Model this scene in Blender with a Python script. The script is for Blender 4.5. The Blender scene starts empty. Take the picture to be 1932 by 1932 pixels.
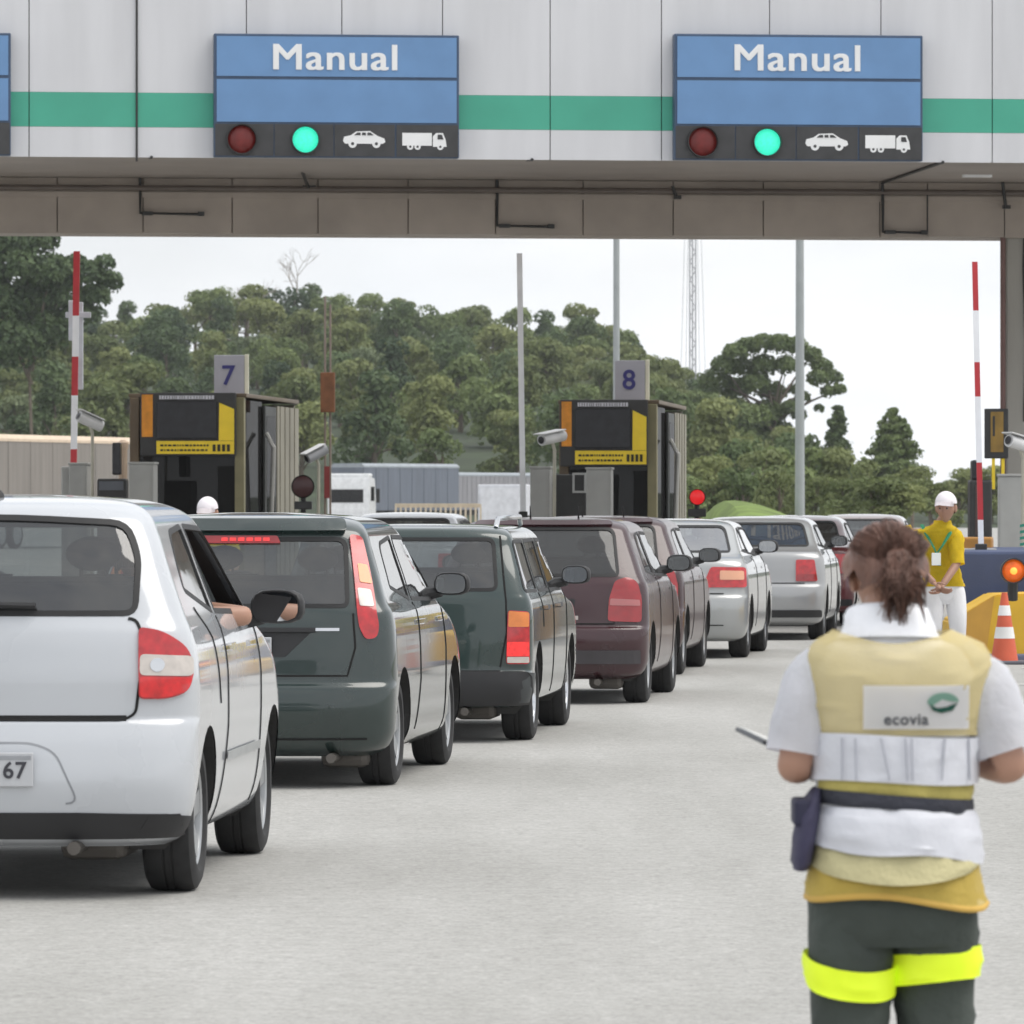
import bpy, bmesh, math, random
from mathutils import Vector, Matrix, noise
from mathutils.geometry import delaunay_2d_cdt
PI = math.pi; R = math.radians
random.seed(7)
scene = bpy.context.scene
C = scene.collection

# ------------------------------------------------------------------ camera
cam_d = bpy.data.cameras.new('camera'); cam = bpy.data.objects.new('camera', cam_d); C.objects.link(cam)
scene.camera = cam
cam.location = (0, 0, 1.5); cam.rotation_euler = (R(90), 0, 0)
cam_d.sensor_width = 36; cam_d.lens = 205; cam_d.shift_y = -0.0057
cam_d.clip_start = 0.5; cam_d.clip_end = 9000
cam_d.dof.use_dof = True; cam_d.dof.focus_distance = 34; cam_d.dof.aperture_fstop = 15
scene.render.resolution_x = 1024; scene.render.resolution_y = 1024

# ------------------------------------------------------------------ sky, sun, exposure
SUN_EL, SUN_AZ = 60, 98          # degrees; azimuth measured clockwise from +Y
world = bpy.data.worlds.new("World"); scene.world = world; world.use_nodes = True
nt = world.node_tree; nt.nodes.clear()
wo = nt.nodes.new('ShaderNodeOutputWorld'); bg = nt.nodes.new('ShaderNodeBackground')
sky = nt.nodes.new('ShaderNodeTexSky'); sky.sky_type = 'NISHITA'; sky.sun_disc = False
sky.sun_elevation = R(SUN_EL); sky.sun_rotation = R(SUN_AZ); sky.dust_density = 3; sky.air_density = 1.0
tc = nt.nodes.new('ShaderNodeTexCoord'); mp = nt.nodes.new('ShaderNodeMapping')
mp.inputs['Scale'].default_value = (1, 1, 3.2)
nz = nt.nodes.new('ShaderNodeTexNoise'); nz.inputs['Scale'].default_value = 3.0; nz.inputs['Detail'].default_value = 6
cr = nt.nodes.new('ShaderNodeValToRGB'); cr.color_ramp.elements[0].position = 0.30; cr.color_ramp.elements[1].position = 0.52
cr.color_ramp.elements[0].color = (.62,.62,.62,1); cr.color_ramp.elements[1].color = (1,1,1,1)
nz2 = nt.nodes.new('ShaderNodeTexNoise'); nz2.inputs['Scale'].default_value = 7; nz2.inputs['Detail'].default_value = 5
cr2 = nt.nodes.new('ShaderNodeValToRGB')
cr2.color_ramp.elements[0].position = .3; cr2.color_ramp.elements[1].position = .7
cr2.color_ramp.elements[0].color = (6.7, 7.0, 7.4, 1); cr2.color_ramp.elements[1].color = (8.3, 8.35, 8.4, 1)
mx = nt.nodes.new('ShaderNodeMixRGB')
L = nt.links.new
L(tc.outputs['Generated'], mp.inputs['Vector']); L(mp.outputs['Vector'], nz.inputs['Vector']); L(mp.outputs['Vector'], nz2.inputs['Vector'])
L(nz.outputs['Fac'], cr.inputs['Fac']); L(cr.outputs['Color'], mx.inputs['Fac'])
L(nz2.outputs['Fac'], cr2.inputs['Fac'])
L(sky.outputs['Color'], mx.inputs['Color1']); L(cr2.outputs['Color'], mx.inputs['Color2'])
L(mx.outputs['Color'], bg.inputs['Color']); L(bg.outputs['Background'], wo.inputs['Surface'])
bg.inputs['Strength'].default_value = 0.10
sd = bpy.data.lights.new('sun', 'SUN'); sun = bpy.data.objects.new('sun', sd); C.objects.link(sun)
sd.energy = 1.5; sd.angle = R(45); sd.color = (1, .96, .9)
az, el = R(SUN_AZ), R(SUN_EL)
sun.rotation_euler = (Vector((math.sin(az)*math.cos(el), math.cos(az)*math.cos(el), math.sin(el)))).to_track_quat('Z', 'Y').to_euler()
scene.view_settings.view_transform = 'Standard'; scene.view_settings.look = 'None'
scene.view_settings.gamma = 1; scene.view_settings.exposure = 0.54

F = 11000.0
def at(px, py, D):      # photograph measurement at a surveyed distance D -> world metres (flat site, eye 1.5 m)
    return Vector(((px-966)*D/F, D, 1.5-(py-955)*D/F))

# ------------------------------------------------------------------ materials
MATS = {}
def M(name, col, rough=.5, metal=0, var=.12, scale=4, bump=0, bscale=60, coat=0, spec=.5, detail=4, stretch=None, emit=0, rvar=0, trans=0, alpha=1):
    if name in MATS: return MATS[name]
    m = bpy.data.materials.new(name); m.use_nodes = True; n = m.node_tree; b = n.nodes['Principled BSDF']
    b.inputs['Roughness'].default_value = rough; b.inputs['Metallic'].default_value = metal
    b.inputs['Coat Weight'].default_value = coat; b.inputs['Coat Roughness'].default_value = .04
    b.inputs['Specular IOR Level'].default_value = spec
    if alpha < 1: b.inputs['Alpha'].default_value = alpha
    if trans: b.inputs['Transmission Weight'].default_value = trans
    tc = n.nodes.new('ShaderNodeTexCoord'); v = tc.outputs['Object']
    if stretch:
        mp = n.nodes.new('ShaderNodeMapping'); mp.inputs['Scale'].default_value = stretch
        n.links.new(v, mp.inputs['Vector']); v = mp.outputs['Vector']
    t = n.nodes.new('ShaderNodeTexNoise'); t.inputs['Scale'].default_value = scale; t.inputs['Detail'].default_value = detail
    n.links.new(v, t.inputs['Vector'])
    r = n.nodes.new('ShaderNodeValToRGB'); e = r.color_ramp.elements
    e[0].position = .3; e[1].position = .7
    e[0].color = tuple(c*(1-var) for c in col)+(1,); e[1].color = tuple(min(1, c*(1+var)) for c in col)+(1,)
    n.links.new(t.outputs['Fac'], r.inputs['Fac']); n.links.new(r.outputs['Color'], b.inputs['Base Color'])
    if emit:
        n.links.new(r.outputs['Color'], b.inputs['Emission Color']); b.inputs['Emission Strength'].default_value = emit
    if rvar:
        mr = n.nodes.new('ShaderNodeMapRange'); mr.inputs['To Min'].default_value = max(.02, rough-rvar); mr.inputs['To Max'].default_value = rough+rvar
        n.links.new(t.outputs['Fac'], mr.inputs['Value']); n.links.new(mr.outputs['Result'], b.inputs['Roughness'])
    if bump:
        t2 = n.nodes.new('ShaderNodeTexNoise'); t2.inputs['Scale'].default_value = bscale; t2.inputs['Detail'].default_value = 5
        n.links.new(v, t2.inputs['Vector'])
        bp = n.nodes.new('ShaderNodeBump'); bp.inputs['Strength'].default_value = bump; bp.inputs['Distance'].default_value = .02
        n.links.new(t2.outputs['Fac'], bp.inputs['Height']); n.links.new(bp.outputs['Normal'], b.inputs['Normal'])
    MATS[name] = m; return m

def glass_mat(name, tint, refl=1.0, dust=.03, f0=.10):
    if name in MATS: return MATS[name]
    m = bpy.data.materials.new(name); m.use_nodes = True; n = m.node_tree; n.nodes.clear()
    o = n.nodes.new('ShaderNodeOutputMaterial'); g = n.nodes.new('ShaderNodeBsdfGlossy'); t = n.nodes.new('ShaderNodeBsdfTransparent')
    g.inputs['Roughness'].default_value = .02; g.inputs['Color'].default_value = (refl, refl, refl, 1)
    nz = n.nodes.new('ShaderNodeTexNoise'); nz.inputs['Scale'].default_value = 3
    r = n.nodes.new('ShaderNodeValToRGB'); r.color_ramp.elements[0].color = tuple(c*.9 for c in tint)+(1,); r.color_ramp.elements[1].color = tuple(tint)+(1,)
    n.links.new(nz.outputs['Fac'], r.inputs['Fac']); n.links.new(r.outputs['Color'], t.inputs['Color'])
    lw = n.nodes.new('ShaderNodeLayerWeight'); lw.inputs['Blend'].default_value = .5     # pane reflects alike from both sides
    pw = n.nodes.new('ShaderNodeMath'); pw.operation = 'POWER'; pw.inputs[1].default_value = 4; n.links.new(lw.outputs['Facing'], pw.inputs[0])
    f = n.nodes.new('ShaderNodeMath'); f.operation = 'MULTIPLY_ADD'; f.inputs[1].default_value = .85; f.inputs[2].default_value = f0; n.links.new(pw.outputs[0], f.inputs[0])
    # thin dust film
    d = n.nodes.new('ShaderNodeBsdfDiffuse'); d.inputs['Color'].default_value = (.50, .50, .51, 1)
    m1 = n.nodes.new('ShaderNodeMixShader'); m2 = n.nodes.new('ShaderNodeMixShader'); m2.inputs['Fac'].default_value = dust
    n.links.new(f.outputs[0], m1.inputs['Fac']); n.links.new(t.outputs['BSDF'], m1.inputs[1]); n.links.new(g.outputs['BSDF'], m1.inputs[2])
    n.links.new(m1.outputs['Shader'], m2.inputs[1]); n.links.new(d.outputs['BSDF'], m2.inputs[2])
    n.links.new(m2.outputs['Shader'], o.inputs['Surface'])
    MATS[name] = m; return m

# ------------------------------------------------------------------ scene-graph helpers
def tag(o, label=None, cat=None, group=None, kind=None):
    if label: o['label'] = label
    if cat: o['category'] = cat
    if group: o['group'] = group
    if kind: o['kind'] = kind
    return o
def thing(name, label, cat, loc=(0, 0, 0), rz=0, group=None):
    o = bpy.data.objects.new(name, None); C.objects.link(o); o.location = loc; o.rotation_euler = (0, 0, rz)
    o.empty_display_size = .2
    return tag(o, label, cat, group)
def mesh_obj(name, me, mat=None, parent=None):
    o = bpy.data.objects.new(name, me); C.objects.link(o)
    if mat is not None:
        me.materials.clear()
        for x in (mat if isinstance(mat, (list, tuple)) else [mat]): me.materials.append(x)
    if parent: o.parent = parent
    return o
def finish(name, bm, mat=None, parent=None, smooth=False, sharp=35):
    me = bpy.data.meshes.new(name)
    bmesh.ops.recalc_face_normals(bm, faces=bm.faces)
    bm.to_mesh(me); bm.free()
    if smooth:
        me.polygons.foreach_set('use_smooth', [True]*len(me.polygons)); me.set_sharp_from_angle(angle=R(sharp))
    return mesh_obj(name, me, mat, parent)
def struct(o): o['kind'] = 'structure'; return o
def dup(root, parent=None):
    c = root.copy(); C.objects.link(c)
    if parent: c.parent = parent
    for ch in list(root.children): dup(ch, c)
    return c

# ------------------------------------------------------------------ mesh helpers
def BM(): return bmesh.new()
def box(bm, x0, x1, y0, y1, z0, z1, bev=0, mi=0):
    vs = [bm.verts.new(p) for p in ((x0,y0,z0),(x1,y0,z0),(x1,y1,z0),(x0,y1,z0),(x0,y0,z1),(x1,y0,z1),(x1,y1,z1),(x0,y1,z1))]
    fs = [bm.faces.new([vs[i] for i in f]) for f in ((3,2,1,0),(4,5,6,7),(0,1,5,4),(1,2,6,5),(2,3,7,6),(3,0,4,7))]
    for f in fs: f.material_index = mi
    if bev:
        es = set(e for f in fs for e in f.edges)
        bmesh.ops.bevel(bm, geom=list(es), offset=bev, segments=2, affect='EDGES', profile=.5)
    return bm
def tube(bm, pts, r, n=10, cap=True, r2=None):
    pts = [Vector(p) for p in pts]; rings = []
    for i, p in enumerate(pts):
        if i == 0: d = pts[1]-p
        elif i == len(pts)-1: d = p-pts[i-1]
        else: d = (pts[i+1]-p).normalized()+(p-pts[i-1]).normalized()
        d.normalize(); up = Vector((0, 0, 1)) if abs(d.z) < .95 else Vector((0, 1, 0))
        a = d.cross(up).normalized(); b = a.cross(d).normalized()
        rr = r if not isinstance(r, (list, tuple)) else r[i]
        rb = rr if r2 is None else (r2 if not isinstance(r2, (list, tuple)) else r2[i])
        rings.append([bm.verts.new(p+a*math.cos(2*PI*k/n)*rr+b*math.sin(2*PI*k/n)*rb) for k in range(n)])
    for i in range(len(rings)-1):
        for k in range(n): bm.faces.new((rings[i][k], rings[i][(k+1) % n], rings[i+1][(k+1) % n], rings[i+1][k]))
    if cap: bm.faces.new(rings[0][::-1]); bm.faces.new(rings[-1])
    return bm
def lathe(bm, prof, axis='x', c=(0, 0, 0), n=40, close=False):
    # prof: list of (a, r) ; a along axis
    rings = []
    for a, r in prof:
        ring = []
        for k in range(n):
            u, v = r*math.cos(2*PI*k/n), r*math.sin(2*PI*k/n)
            p = {'x': (a, u, v), 'y': (u, a, v), 'z': (u, v, a)}[axis]
            ring.append(bm.verts.new((p[0]+c[0], p[1]+c[1], p[2]+c[2])))
        rings.append(ring)
    m = len(rings)
    for i in range(m if close else m-1):
        for k in range(n): bm.faces.new((rings[i][k], rings[i][(k+1) % n], rings[(i+1) % m][(k+1) % n], rings[(i+1) % m][k]))
    if not close:
        for rg, rev in ((rings[0], True), (rings[-1], False)):
            bm.faces.new(rg[::-1] if rev else rg)
    return bm
def loft(bm, rings, cap=True):
    rs = [[bm.verts.new(p) for p in r] for r in rings]; n = len(rs[0])
    for i in range(len(rs)-1):
        for k in range(n): bm.faces.new((rs[i][k], rs[i][(k+1) % n], rs[i+1][(k+1) % n], rs[i+1][k]))
    if cap: bm.faces.new(rs[0][::-1]); bm.faces.new(rs[-1])
    return bm
def prism(bm, poly, fmap, d0, d1):
    # poly 2-D list -> prism between depth d0 and d1 via fmap(u, v, d)
    a = [bm.verts.new(fmap(u, v, d0)) for u, v in poly]; b = [bm.verts.new(fmap(u, v, d1)) for u, v in poly]
    bm.faces.new(a[::-1]); bm.faces.new(b)
    n = len(a)
    for k in range(n): bm.faces.new((a[k], a[(k+1) % n], b[(k+1) % n], b[k]))
    return bm
def circle_poly(cx, cy, r, n=28): return [(cx+r*math.cos(2*PI*k/n), cy+r*math.sin(2*PI*k/n)) for k in range(n)]
def round_poly(pts, r, n=4):
    out = []; m = len(pts)
    rs = r if isinstance(r, (list, tuple)) else [r]*m
    for i in range(m):
        p0, p1, p2 = Vector(pts[i-1]), Vector(pts[i]), Vector(pts[(i+1) % m]); rr = rs[i]
        a, b = (p0-p1), (p2-p1); la, lb = a.length, b.length
        if rr <= 0: out.append(tuple(p1)); continue
        q = min(rr, la*.45, lb*.45); s = p1+a*(q/la); e = p1+b*(q/lb)
        for k in range(n+1):
            t = k/n; out.append(tuple(s*(1-t)**2+p1*2*t*(1-t)+e*t*t))
    return out
def densify(pts, d, closed=True):
    out = []; m = len(pts)
    for i in range(m if closed else m-1):
        a, b = Vector(pts[i]), Vector(pts[(i+1) % m]); k = max(1, int(math.ceil((b-a).length/d)))
        out += [tuple(a.lerp(b, j/k)) for j in range(k)]
    if not closed: out.append(tuple(pts[-1]))
    return out
def area2(p): return sum(p[i-1][0]*p[i][1]-p[i][0]*p[i-1][1] for i in range(len(p)))/2
def inset(pts, d):
    s = 1 if area2(pts) > 0 else -1; out = []; m = len(pts)
    for i in range(m):
        a = Vector(pts[i])-Vector(pts[i-1]); b = Vector(pts[(i+1) % m])-Vector(pts[i])
        if a.length < 1e-7: a = b
        if b.length < 1e-7: b = a
        a.normalize(); b.normalize(); n = Vector((-a.y-b.y, a.x+b.x))
        if n.length < 1e-6: n = Vector((-a.y, a.x))
        n.normalize(); c = max(.5, n.dot(Vector((-a.y, a.x))))
        out.append((pts[i][0]+n.x*s*d/c, pts[i][1]+n.y*s*d/c))
    return out
def inpoly(x, y, poly):
    c = False; j = len(poly)-1
    for i in range(len(poly)):
        xi, yi = poly[i]; xj, yj = poly[j]
        if (yi > y) != (yj > y) and x < (xj-xi)*(y-yi)/(yj-yi)+xi: c = not c
        j = i
    return c
def eval_mesh(o):
    dg = bpy.context.evaluated_depsgraph_get(); dg.update()
    me = bpy.data.meshes.new_from_object(o.evaluated_get(dg)); return me
def text_mesh(body, size, extrude=.003, bold=0.0, align='CENTER', res=4, sx=1.0, track=1.0):
    cu = bpy.data.curves.new('text', 'FONT'); cu.body = body; cu.size = size; cu.extrude = extrude; cu.offset = bold
    cu.align_x = align; cu.align_y = 'CENTER'; cu.resolution_u = res; cu.space_character = track+bold*4/size
    o = bpy.data.objects.new('text', cu); C.objects.link(o); me = eval_mesh(o)
    bpy.data.objects.remove(o); bpy.data.curves.remove(cu)
    # stand the text up: x right, z up, facing -y
    me.transform(Matrix.Rotation(R(90), 4, 'X') @ Matrix.Diagonal((sx, 1, 1, 1)))
    return me
def text_obj(name, body, size, loc, mat, parent, heavy=0, **k):
    me = text_mesh(body, size, **k)
    if heavy:      # bold face: strokes widened by stepping the same letters sideways, each step slightly proud of the last
        bm = BM()
        for i, (dx, dz) in enumerate(((0, 0), (-1, .35), (1, .35), (-1, -.35), (1, -.35), (-.5, 0), (.5, 0))):
            c = me.copy(); c.transform(Matrix.Translation((dx*heavy, -.0006*i, dz*heavy))); bm.from_mesh(c); bpy.data.meshes.remove(c)
        bm.to_mesh(me); bm.free()
    me.transform(Matrix.Translation(Vector(loc))); return mesh_obj(name, me, mat, parent)
def split_loose(o, name=None):
    bm = BM(); bm.from_mesh(o.data); seen = set(); groups = []
    for v in bm.verts:
        if v.index in seen: continue
        st = [v]; seen.add(v.index); g = []
        while st:
            q = st.pop(); g.append(q)
            for e in q.link_edges:
                w = e.other_vert(q)
                if w.index not in seen: seen.add(w.index); st.append(w)
        groups.append({q.index for q in g})
    res = []
    for g in groups:
        b2 = BM(); mp = {}
        for f in bm.faces:
            if f.verts[0].index in g:
                nf = b2.faces.new([mp.setdefault(v.index, None) or mp.__setitem__(v.index, b2.verts.new(v.co)) or mp[v.index] for v in f.verts]); nf.smooth = f.smooth
        res.append(finish(name or o.name, b2, o.data.materials[0], o.parent))
    bm.free(); bpy.data.objects.remove(o); return res
def skin_me(verts, edges, radii, sub=2):
    me = bpy.data.meshes.new('sk'); me.from_pydata([tuple(v) for v in verts], edges, [])
    o = bpy.data.objects.new('sk', me); C.objects.link(o)
    m = o.modifiers.new('s', 'SKIN'); m.use_smooth_shade = True; m.branch_smoothing = .6
    sv = me.skin_vertices[0].data
    for i, r in enumerate(radii):
        sv[i].radius = r if isinstance(r, (list, tuple)) else (r, r)
        sv[i].use_root = (i == 0)
    s = o.modifiers.new('u', 'SUBSURF'); s.levels = sub; s.render_levels = sub
    out = eval_mesh(o); bpy.data.objects.remove(o); bpy.data.meshes.remove(me)
    out.polygons.foreach_set('use_smooth', [True]*len(out.polygons))
    return out
def join_me(mes):
    bm = BM()
    for me in mes: bm.from_mesh(me)
    out = bpy.data.meshes.new('j'); bm.to_mesh(out); bm.free()
    out.polygons.foreach_set('use_smooth', [True]*len(out.polygons)); return out
def blob(bm, c, r, seg=16, rings=10, rot=None):
    mat = Matrix.Translation(Vector(c)) @ (rot.to_4x4() if rot else Matrix.Identity(4)) @ Matrix.Diagonal((r[0], r[1], r[2], 1))
    bmesh.ops.create_uvsphere(bm, u_segments=seg, v_segments=rings, radius=1, matrix=mat); return bm
# ------------------------------------------------------------------ materials of the setting
LANE = R(5.83)                         # the lanes run 5.8 degrees to the right of the view
LD = Vector((math.sin(LANE), math.cos(LANE), 0)); LR = Vector((math.cos(LANE), -math.sin(LANE), 0))
def road_mat():
    m = bpy.data.materials.new('worn_pale_asphalt'); m.use_nodes = True; n = m.node_tree; b = n.nodes['Principled BSDF']; K = n.links.new
    tc = n.nodes.new('ShaderNodeTexCoord')
    mp = n.nodes.new('ShaderNodeMapping'); mp.inputs['Rotation'].default_value = (0, 0, LANE); mp.inputs['Scale'].default_value = (1, .12, 1)
    K(tc.outputs['Object'], mp.inputs['Vector'])
    def nz(sc, det, vec, rough=.6):
        t = n.nodes.new('ShaderNodeTexNoise'); t.inputs['Scale'].default_value = sc; t.inputs['Detail'].default_value = det
        t.inputs['Roughness'].default_value = rough; K(vec, t.inputs['Vector']); return t.outputs['Fac']
    def ramp(f, a, c0, e, c1):
        r = n.nodes.new('ShaderNodeValToRGB'); q = r.color_ramp.elements
        q[0].position = a; q[1].position = e; q[0].color = c0; q[1].color = c1; K(f, r.inputs['Fac']); return r.outputs['Color']
    def mul(a, c, f=1):
        x = n.nodes.new('ShaderNodeMixRGB'); x.blend_type = 'MULTIPLY'; x.inputs['Fac'].default_value = f; K(a, x.inputs['Color1']); K(c, x.inputs['Color2']); return x.outputs['Color']
    base = ramp(nz(.35, 6, tc.outputs['Object']), .3, (.475, .468, .448, 1), .7, (.53, .523, .503, 1))
    streak = ramp(nz(1.1, 5, mp.outputs['Vector']), .35, (.86, .86, .85, 1), .62, (1, 1, 1, 1))
    grit = ramp(nz(38, 3, tc.outputs['Object'], .8), .33, (.66, .66, .66, 1), .62, (1.0, 1.0, 1.0, 1))
    grit2 = ramp(nz(9, 6, tc.outputs['Object'], .85), .32, (.74, .74, .73, 1), .62, (1, 1, 1, 1))
    stain = ramp(nz(.22, 7, mp.outputs['Vector'], .7), .56, (1, 1, 1, 1), .74, (.70, .69, .67, 1))
    c = mul(mul(mul(mul(base, streak), grit), grit2), stain)
    K(c, b.inputs['Base Color']); b.inputs['Roughness'].default_value = .85
    bp = n.nodes.new('ShaderNodeBump'); bp.inputs['Strength'].default_value = .5; bp.inputs['Distance'].default_value = .01
    K(nz(60, 4, tc.outputs['Object'], .8), bp.inputs['Height']); K(bp.outputs['Normal'], b.inputs['Normal'])
    return m
m_road = road_mat()
m_grass = M('verge_grass', (.13, .19, .035), .9, var=.35, scale=1.2, bump=.8, bscale=8)
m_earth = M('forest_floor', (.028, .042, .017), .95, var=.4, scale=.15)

# ground: one sheet to the horizon, road laid on it
bm = BM(); box(bm, -1300, 1300, -60, 1300, -.5, -.03)
struct(finish('ground', bm, M('dry_grass_ground', (.12, .15, .05), .95, var=.3, scale=.05)))
bm = BM(); box(bm, -70, 60, -40, 415, -.3, 0.0)
struct(finish('road', bm, m_road))

# wooded hill
CREST = 760.0
sky_px = [(-700, 430), (-200, 470), (0, 545), (230, 590), (330, 590), (400, 555), (450, 545), (540, 565), (700, 560), (780, 560), (850, 590), (900, 588), (1100, 605), (1200, 660), (1300, 712), (1400, 768), (1500, 830), (1600, 885), (1740, 925), (1932, 895), (2200, 870), (2700, 840)]
def crest_h(X):
    px = 966+X*F/CREST
    for (a, ya), (b, yb) in zip(sky_px, sky_px[1:]):
        if px <= b or b == sky_px[-1][0]:
            t = min(1, max(0, (px-a)/(b-a))); y = ya+(yb-ya)*t; return (955-y)*CREST/F+1.5
TREE_H = 6.2
def hill_h(X, Y):
    f = max(0, min(1, (Y-400)/(CREST-400)))
    h = max(0, crest_h(X)-TREE_H)
    return f*h if Y <= CREST else h*max(0, 1-(Y-CREST)/500)
bm = BM(); gx = [-150+6*i for i in range(51)]; gy = [400+20*j for j in range(44)]
vv = [[bm.verts.new((x, y, hill_h(x, y)-.025+.3*noise.noise((x*.1, y*.1, 0))*min(1, (y-400)/60))) for x in gx] for y in gy]
for j in range(len(gy)-1):
    for i in range(len(gx)-1): bm.faces.new((vv[j][i], vv[j][i+1], vv[j+1][i+1], vv[j+1][i]))
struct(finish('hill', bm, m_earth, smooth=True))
# grass mound past booth 8
bm = BM(); rows = []
for j in range(17):
    y = 115+j*3.2; r = []
    for i in range(27):
        x = 2.6+i*.25; u = (x-5.2)/(.9 if x < 5.2 else 2.9); w = (j-8)/7.4
        r.append(bm.verts.new((x, y, -.04+1.68*max(0, 1-u*u)*max(0, 1-w*w)+.05*noise.noise((x, y, 0)))))
    rows.append(r)
for j in range(16):
    for i in range(26): bm.faces.new((rows[j][i], rows[j][i+1], rows[j+1][i+1], rows[j+1][i]))
struct(finish('terrain', bm, m_grass, smooth=True))

# ------------------------------------------------------------------ trees
def leaf_mat(name, c1, c2, rough=.6):
    m = bpy.data.materials.new(name); m.use_nodes = True; n = m.node_tree; b = n.nodes['Principled BSDF']; K = n.links.new
    b.inputs['Roughness'].default_value = rough; b.inputs['Specular IOR Level'].default_value = .35
    tc = n.nodes.new('ShaderNodeTexCoord'); t = n.nodes.new('ShaderNodeTexNoise'); t.inputs['Scale'].default_value = .9; t.inputs['Detail'].default_value = 5
    oi = n.nodes.new('ShaderNodeObjectInfo')
    K(tc.outputs['Object'], t.inputs['Vector'])
    ad = n.nodes.new('ShaderNodeMath'); ad.operation = 'MULTIPLY_ADD'; ad.inputs[1].default_value = .55; K(oi.outputs['Random'], ad.inputs[0]); K(t.outputs['Fac'], ad.inputs[2])
    sb = n.nodes.new('ShaderNodeMath'); sb.operation = 'SUBTRACT'; sb.inputs[1].default_value = .27; K(ad.outputs[0], sb.inputs[0])
    r = n.nodes.new('ShaderNodeValToRGB'); e = r.color_ramp.elements; e[0].position = .2; e[1].position = .85
    e[0].color = c1+(1,); e[1].color = c2+(1,); K(sb.outputs[0], r.inputs['Fac']); K(r.outputs['Color'], b.inputs['Base Color'])
    tr = n.nodes.new('ShaderNodeBsdfTranslucent'); K(r.outputs['Color'], tr.inputs['Color'])
    mx = n.nodes.new('ShaderNodeMixShader'); mx.inputs['Fac'].default_value = .3
    K(b.outputs['BSDF'], mx.inputs[1]); K(tr.outputs['BSDF'], mx.inputs[2]); K(mx.outputs['Shader'], n.nodes['Material Output'].inputs['Surface'])
    return m
LM = [leaf_mat('leaves_mid', (.09, .135, .050), (.235, .29, .105)), leaf_mat('leaves_olive', (.12, .155, .055), (.28, .31, .12)),
      leaf_mat('leaves_dark', (.055, .092, .045), (.14, .195, .08)), leaf_mat('leaves_pale', (.15, .19, .10), (.29, .33, .17))]
m_bark = M('bark', (.16, .13, .10), .9, var=.3, scale=6, bump=.6, bscale=20, stretch=(1, 1, .2))
def leaves(bm, rng, c, rad, n, size, flat=1.0, low=-.35):
    for _ in range(n):
        while True:
            d = Vector((rng.gauss(0, 1), rng.gauss(0, 1), rng.gauss(0, 1))).normalized()
            if d.z > low or rng.random() < .2: break
        p = Vector(c)+Vector((d.x*rad, d.y*rad, d.z*rad*flat))*rng.uniform(.72, 1.08)
        nrm = (d+Vector((rng.gauss(0, .45), rng.gauss(0, .45), rng.gauss(.25, .45)))).normalized()
        a = nrm.orthogonal().normalized(); a = Matrix.Rotation(rng.uniform(0, 6.28), 3, nrm) @ a; b = nrm.cross(a)
        s = size*rng.uniform(.55, 1.25); w = s*rng.uniform(.45, .8)
        vs = [bm.verts.new(p+q) for q in (-a*s*.5, -b*w*.5+nrm*s*.08, a*s*.5-nrm*s*.1, b*w*.5+nrm*s*.08)]
        bm.faces.new(vs)
def tree_proto(seed, H, Rx, blobs, n, size, flat=.8, low=.25, br=(.9, 1.6), vertical=1.0):
    rng = random.Random(seed); bm = BM(); cs = []
    for i in range(blobs):
        a = rng.uniform(0, 2*PI); h = rng.random()**.8; r = Rx*math.sqrt(rng.random())*(1-.55*h*h)
        c = Vector((r*math.cos(a), r*math.sin(a), H*(low+(.86-low)*h))); cs.append(c)
        leaves(bm, rng, c, rng.uniform(*br), n, size, flat)
    me = bpy.data.meshes.new('crown'); bm.to_mesh(me); bm.free()
    bt = BM(); tube(bt, [(0, 0, -.6), (.1, 0, H*.25), (-.05, .1, H*.5), (0, 0, H*.75)], [.26, .2, .13, .05], 8)
    for c in cs[::2]:
        s = Vector((0, 0, H*rng.uniform(.2, .5))); tube(bt, [s, s.lerp(c, .5)+Vector((0, 0, .2)), c], [.1, .07, .03], 5)
    mt = bpy.data.meshes.new('trunk'); bt.to_mesh(mt); bt.free()
    return me, mt
protos = []
for i in range(9):
    H = [7, 8, 6.3, 7.5, 9, 6.5, 7.8, 8.4, 7][i]
    me, mt = tree_proto(40+i, H, [2.6, 2.9, 3.0, 2.3, 2.6, 3.2, 2.8, 2.4, 3.0][i], [15, 17, 15, 13, 16, 17, 15, 14, 16][i], 150, .50, flat=[.8, .7, .75, .95, .9, .65, .8, 1, .7][i], low=[.15, .2, .1, .15, .2, .12, .15, .1, .2][i], br=(.75, 1.5))
    me.materials.append([LM[0], LM[1], LM[0], LM[2], LM[0], LM[3], LM[1], LM[2], LM[1]][i]); mt.materials.append(m_bark); protos.append((me, mt, H))
def place_tree(name, i, loc, s, rz, label, group=None, cat='tree', sz=1.0):
    me, mt, H = protos[i]; t = thing(name, label, cat, loc, rz, group); t.scale = (s, s, s*sz)
    mesh_obj('crown', me, None, t); mesh_obj('trunk', mt, None, t); return t
rng = random.Random(11); nrow = 10
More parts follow.
